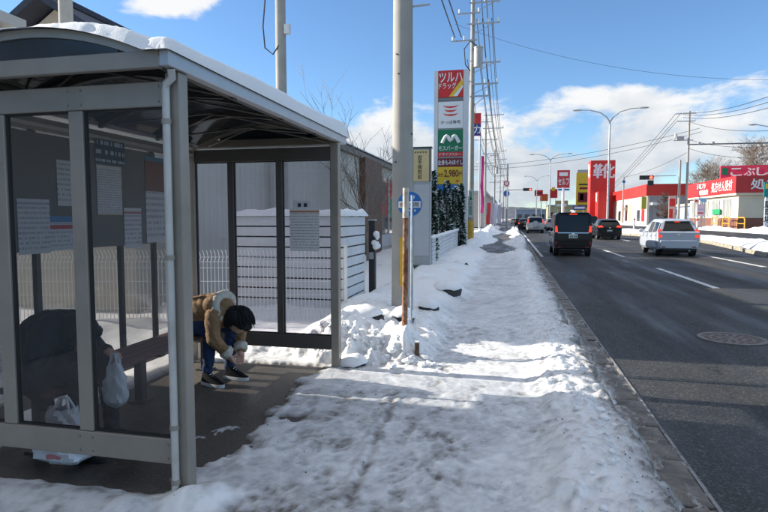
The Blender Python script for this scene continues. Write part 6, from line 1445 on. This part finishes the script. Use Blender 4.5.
# --- person in the dark hooded coat
Y1_ = 3.04
p1_ = thing('person', (-2.85, Y1_, 0), 'person in a dark hooded coat hunched on the bench behind the front panes', 'person')
HD = (-2.665, Y1_ - .02, .755); d1 = Vector((.72, -.1, -.62)).normalized()
caps = [((-2.97, Y1_ - .08, .57), (-2.97, Y1_ + .08, .57), .15, .15, 0), ((-2.97, Y1_, .60), (-2.90, Y1_, .74), .17, .17, 0), ((-2.90, Y1_ - .05, .74), (-2.83, Y1_ - .05, .76), .165, .15, 0), ((-2.90, Y1_ + .05, .74), (-2.83, Y1_ + .05, .76), .165, .15, 0),
        ((-2.82, Y1_ - .15, .755), (-2.82, Y1_ + .15, .755), .09, .09, 0), ((-2.80, Y1_, .78), (-2.70, Y1_, .76), .065, .055, 2), (HD, (HD[0] + .03, HD[1], HD[2] - .045), .09, .075, 2), ((HD[0] + .078, HD[1], HD[2] - .04), (HD[0] + .09, HD[1], HD[2] - .055), .013, .016, 2),
        ((-2.82, Y1_ - .16, .75), (-2.84, Y1_ - .235, .50), .082, .07, 0), ((-2.84, Y1_ - .235, .50), (-2.745, Y1_ - .225, .365), .068, .048, 0),
        ((-2.82, Y1_ + .16, .75), (-2.69, Y1_ + .19, .57), .082, .068, 0), ((-2.69, Y1_ + .19, .57), (-2.575, Y1_ + .10, .625), .065, .046, 0),
        ((-2.95, Y1_ - .09, .54), (-2.60, Y1_ - .12, .53), .10, .075, 1), ((-2.60, Y1_ - .12, .53), (-2.60, Y1_ - .12, .10), .07, .05, 1),
        ((-2.95, Y1_ + .09, .54), (-2.57, Y1_ + .10, .53), .10, .075, 1), ((-2.57, Y1_ + .10, .53), (-2.55, Y1_ + .10, .10), .07, .05, 1),
        ((-2.95, Y1_ - .1, .50), (-2.78, Y1_ - .12, .47), .13, .10, 0), ((-2.95, Y1_ + .1, .50), (-2.78, Y1_ + .12, .47), .13, .10, 0)]
blob('body', caps, .012, [DKCOAT, DKPANT, SKIN], p1_, 6, .012, 9)
face(p1_, HD, d1, (.6, 0, .8))
MB().ell(Vector(HD) + d1 * .070 + Vector((.0, 0, -.032)), (.042, .062, .046), 14, 10).build('face_mask', mat('mask white', (.72, .73, .74), .8), p1_, smooth=True)
hr = MB().ell(Vector(HD) + Vector((-.012, 0, .012)), (.128, .122, .135), 22, 16)
hr.v = [tuple(Vector(v) if (Vector(v) - Vector(HD)).dot(d1) < .05 else Vector(v) - d1 * ((Vector(v) - Vector(HD)).dot(d1) - .05)) for v in hr.v]
hr.build('hood', DKCOAT, p1_, smooth=True, sharp=70)
b = MB()
for k in range(18):
    a = 2 * math.pi * k / 18; lat = Vector((0, 1, 0)); upv = Vector((.62, 0, .72)); b.ell(Vector(HD) + d1 * .05 + lat * .105 * math.cos(a) + upv * .11 * math.sin(a), .022, 8, 6)
b.build('hood_rim', DKCOAT, p1_, smooth=True, sharp=80)
ribbed(p1_, (-2.765, Y1_ - .227, .385), (-2.742, Y1_ - .225, .358), .052, DKCOAT, puff=.002); ribbed(p1_, (-2.60, Y1_ + .115, .615), (-2.57, Y1_ + .097, .627), .050, DKCOAT, puff=.002)
hand(p1_, (-2.735, Y1_ - .222, .35), (.55, .1, -.75), (.4, .6, .2), 1, .6); hand(p1_, (-2.57, Y1_ + .095, .63), (.9, -.3, -.1), (.1, -.1, -.9), -1, .75)
BOOT = mat('dark boot', (.018, .016, .015), .7)
shoe(p1_, (-2.66, Y1_ - .12, .002), -.1, 0, BOOT, BLKP); shoe(p1_, (-2.61, Y1_ + .10, .002), .05, 0, BOOT, BLKP)
# --- carrier bags
def bag(loc, w, d, h, seed, m, label, handles=True, print_m=None, hang=False):
    p = Perlin(seed); t = thing('carrier_bag', loc, label, 'bag'); n = 30; rows = 16; b = MB(); vs = []
    for i in range(rows + 1):
        f = i / rows; g = (math.sin(min(1, f * 5) * math.pi / 2)) * (1 - .55 * max(0, f - .45) / .55)
        for k in range(n):
            a = 2 * math.pi * k / n; x = w / 2 * g * math.copysign(abs(math.cos(a)) ** .7, math.cos(a)); y = d / 2 * g * math.copysign(abs(math.sin(a)) ** .7, math.sin(a)); z = f * h
            q = float(fbm(p, np.array([math.cos(a) * 1.6 + f * 3]), np.array([math.sin(a) * 1.6 + f * 5.0]), 4)[0]); vs.append((x * (1 + .22 * q), y * (1 + .30 * q), max(0, z + .02 * q * f)))
    b.add(vs, [(i * n + k, i * n + (k + 1) % n, (i + 1) * n + (k + 1) % n, (i + 1) * n + k) for i in range(rows) for k in range(n)] + [tuple(reversed(range(n)))])
    o = b.build('sack', m, t, smooth=True, world=False, sharp=40)
    if handles:
        for s in (-1, 1): MB().tube([(-w * .16, s * d * .12, h * .97), (-w * .07, s * .008, h * 1.16), (w * .07, s * .008, h * 1.16), (w * .16, s * d * .12, h * .97)], .008, 5).build('handle', m, t, smooth=True, world=False)
    if print_m: MB().bx((.02, -d * .40, h * .28), (w * .5, .01, h * .22), rx=-.12).build('print_patch', print_m, t, world=False)
    return t
PLAS = bpy.data.materials.new('white polythene'); PLAS.use_nodes = True; pb = PLAS.node_tree.nodes['Principled BSDF']; pb.inputs['Base Color'].default_value = (.72, .73, .75, 1); pb.inputs['Roughness'].default_value = .35; pb.inputs['Subsurface Weight'].default_value = .2
bag((-2.60, 2.80, 0.004), .33, .20, .36, 81, PLAS, 'white carrier bag with pink print standing on the floor behind the bottom rail', True, mat('pink print', (.60, .22, .22), .5))
bag((-2.462, 3.075, .272), .15, .11, .31, 82, mat('pale polythene', (.58, .62, .66), .4), 'pale carrier bag hanging from the hand of the person in the dark coat')
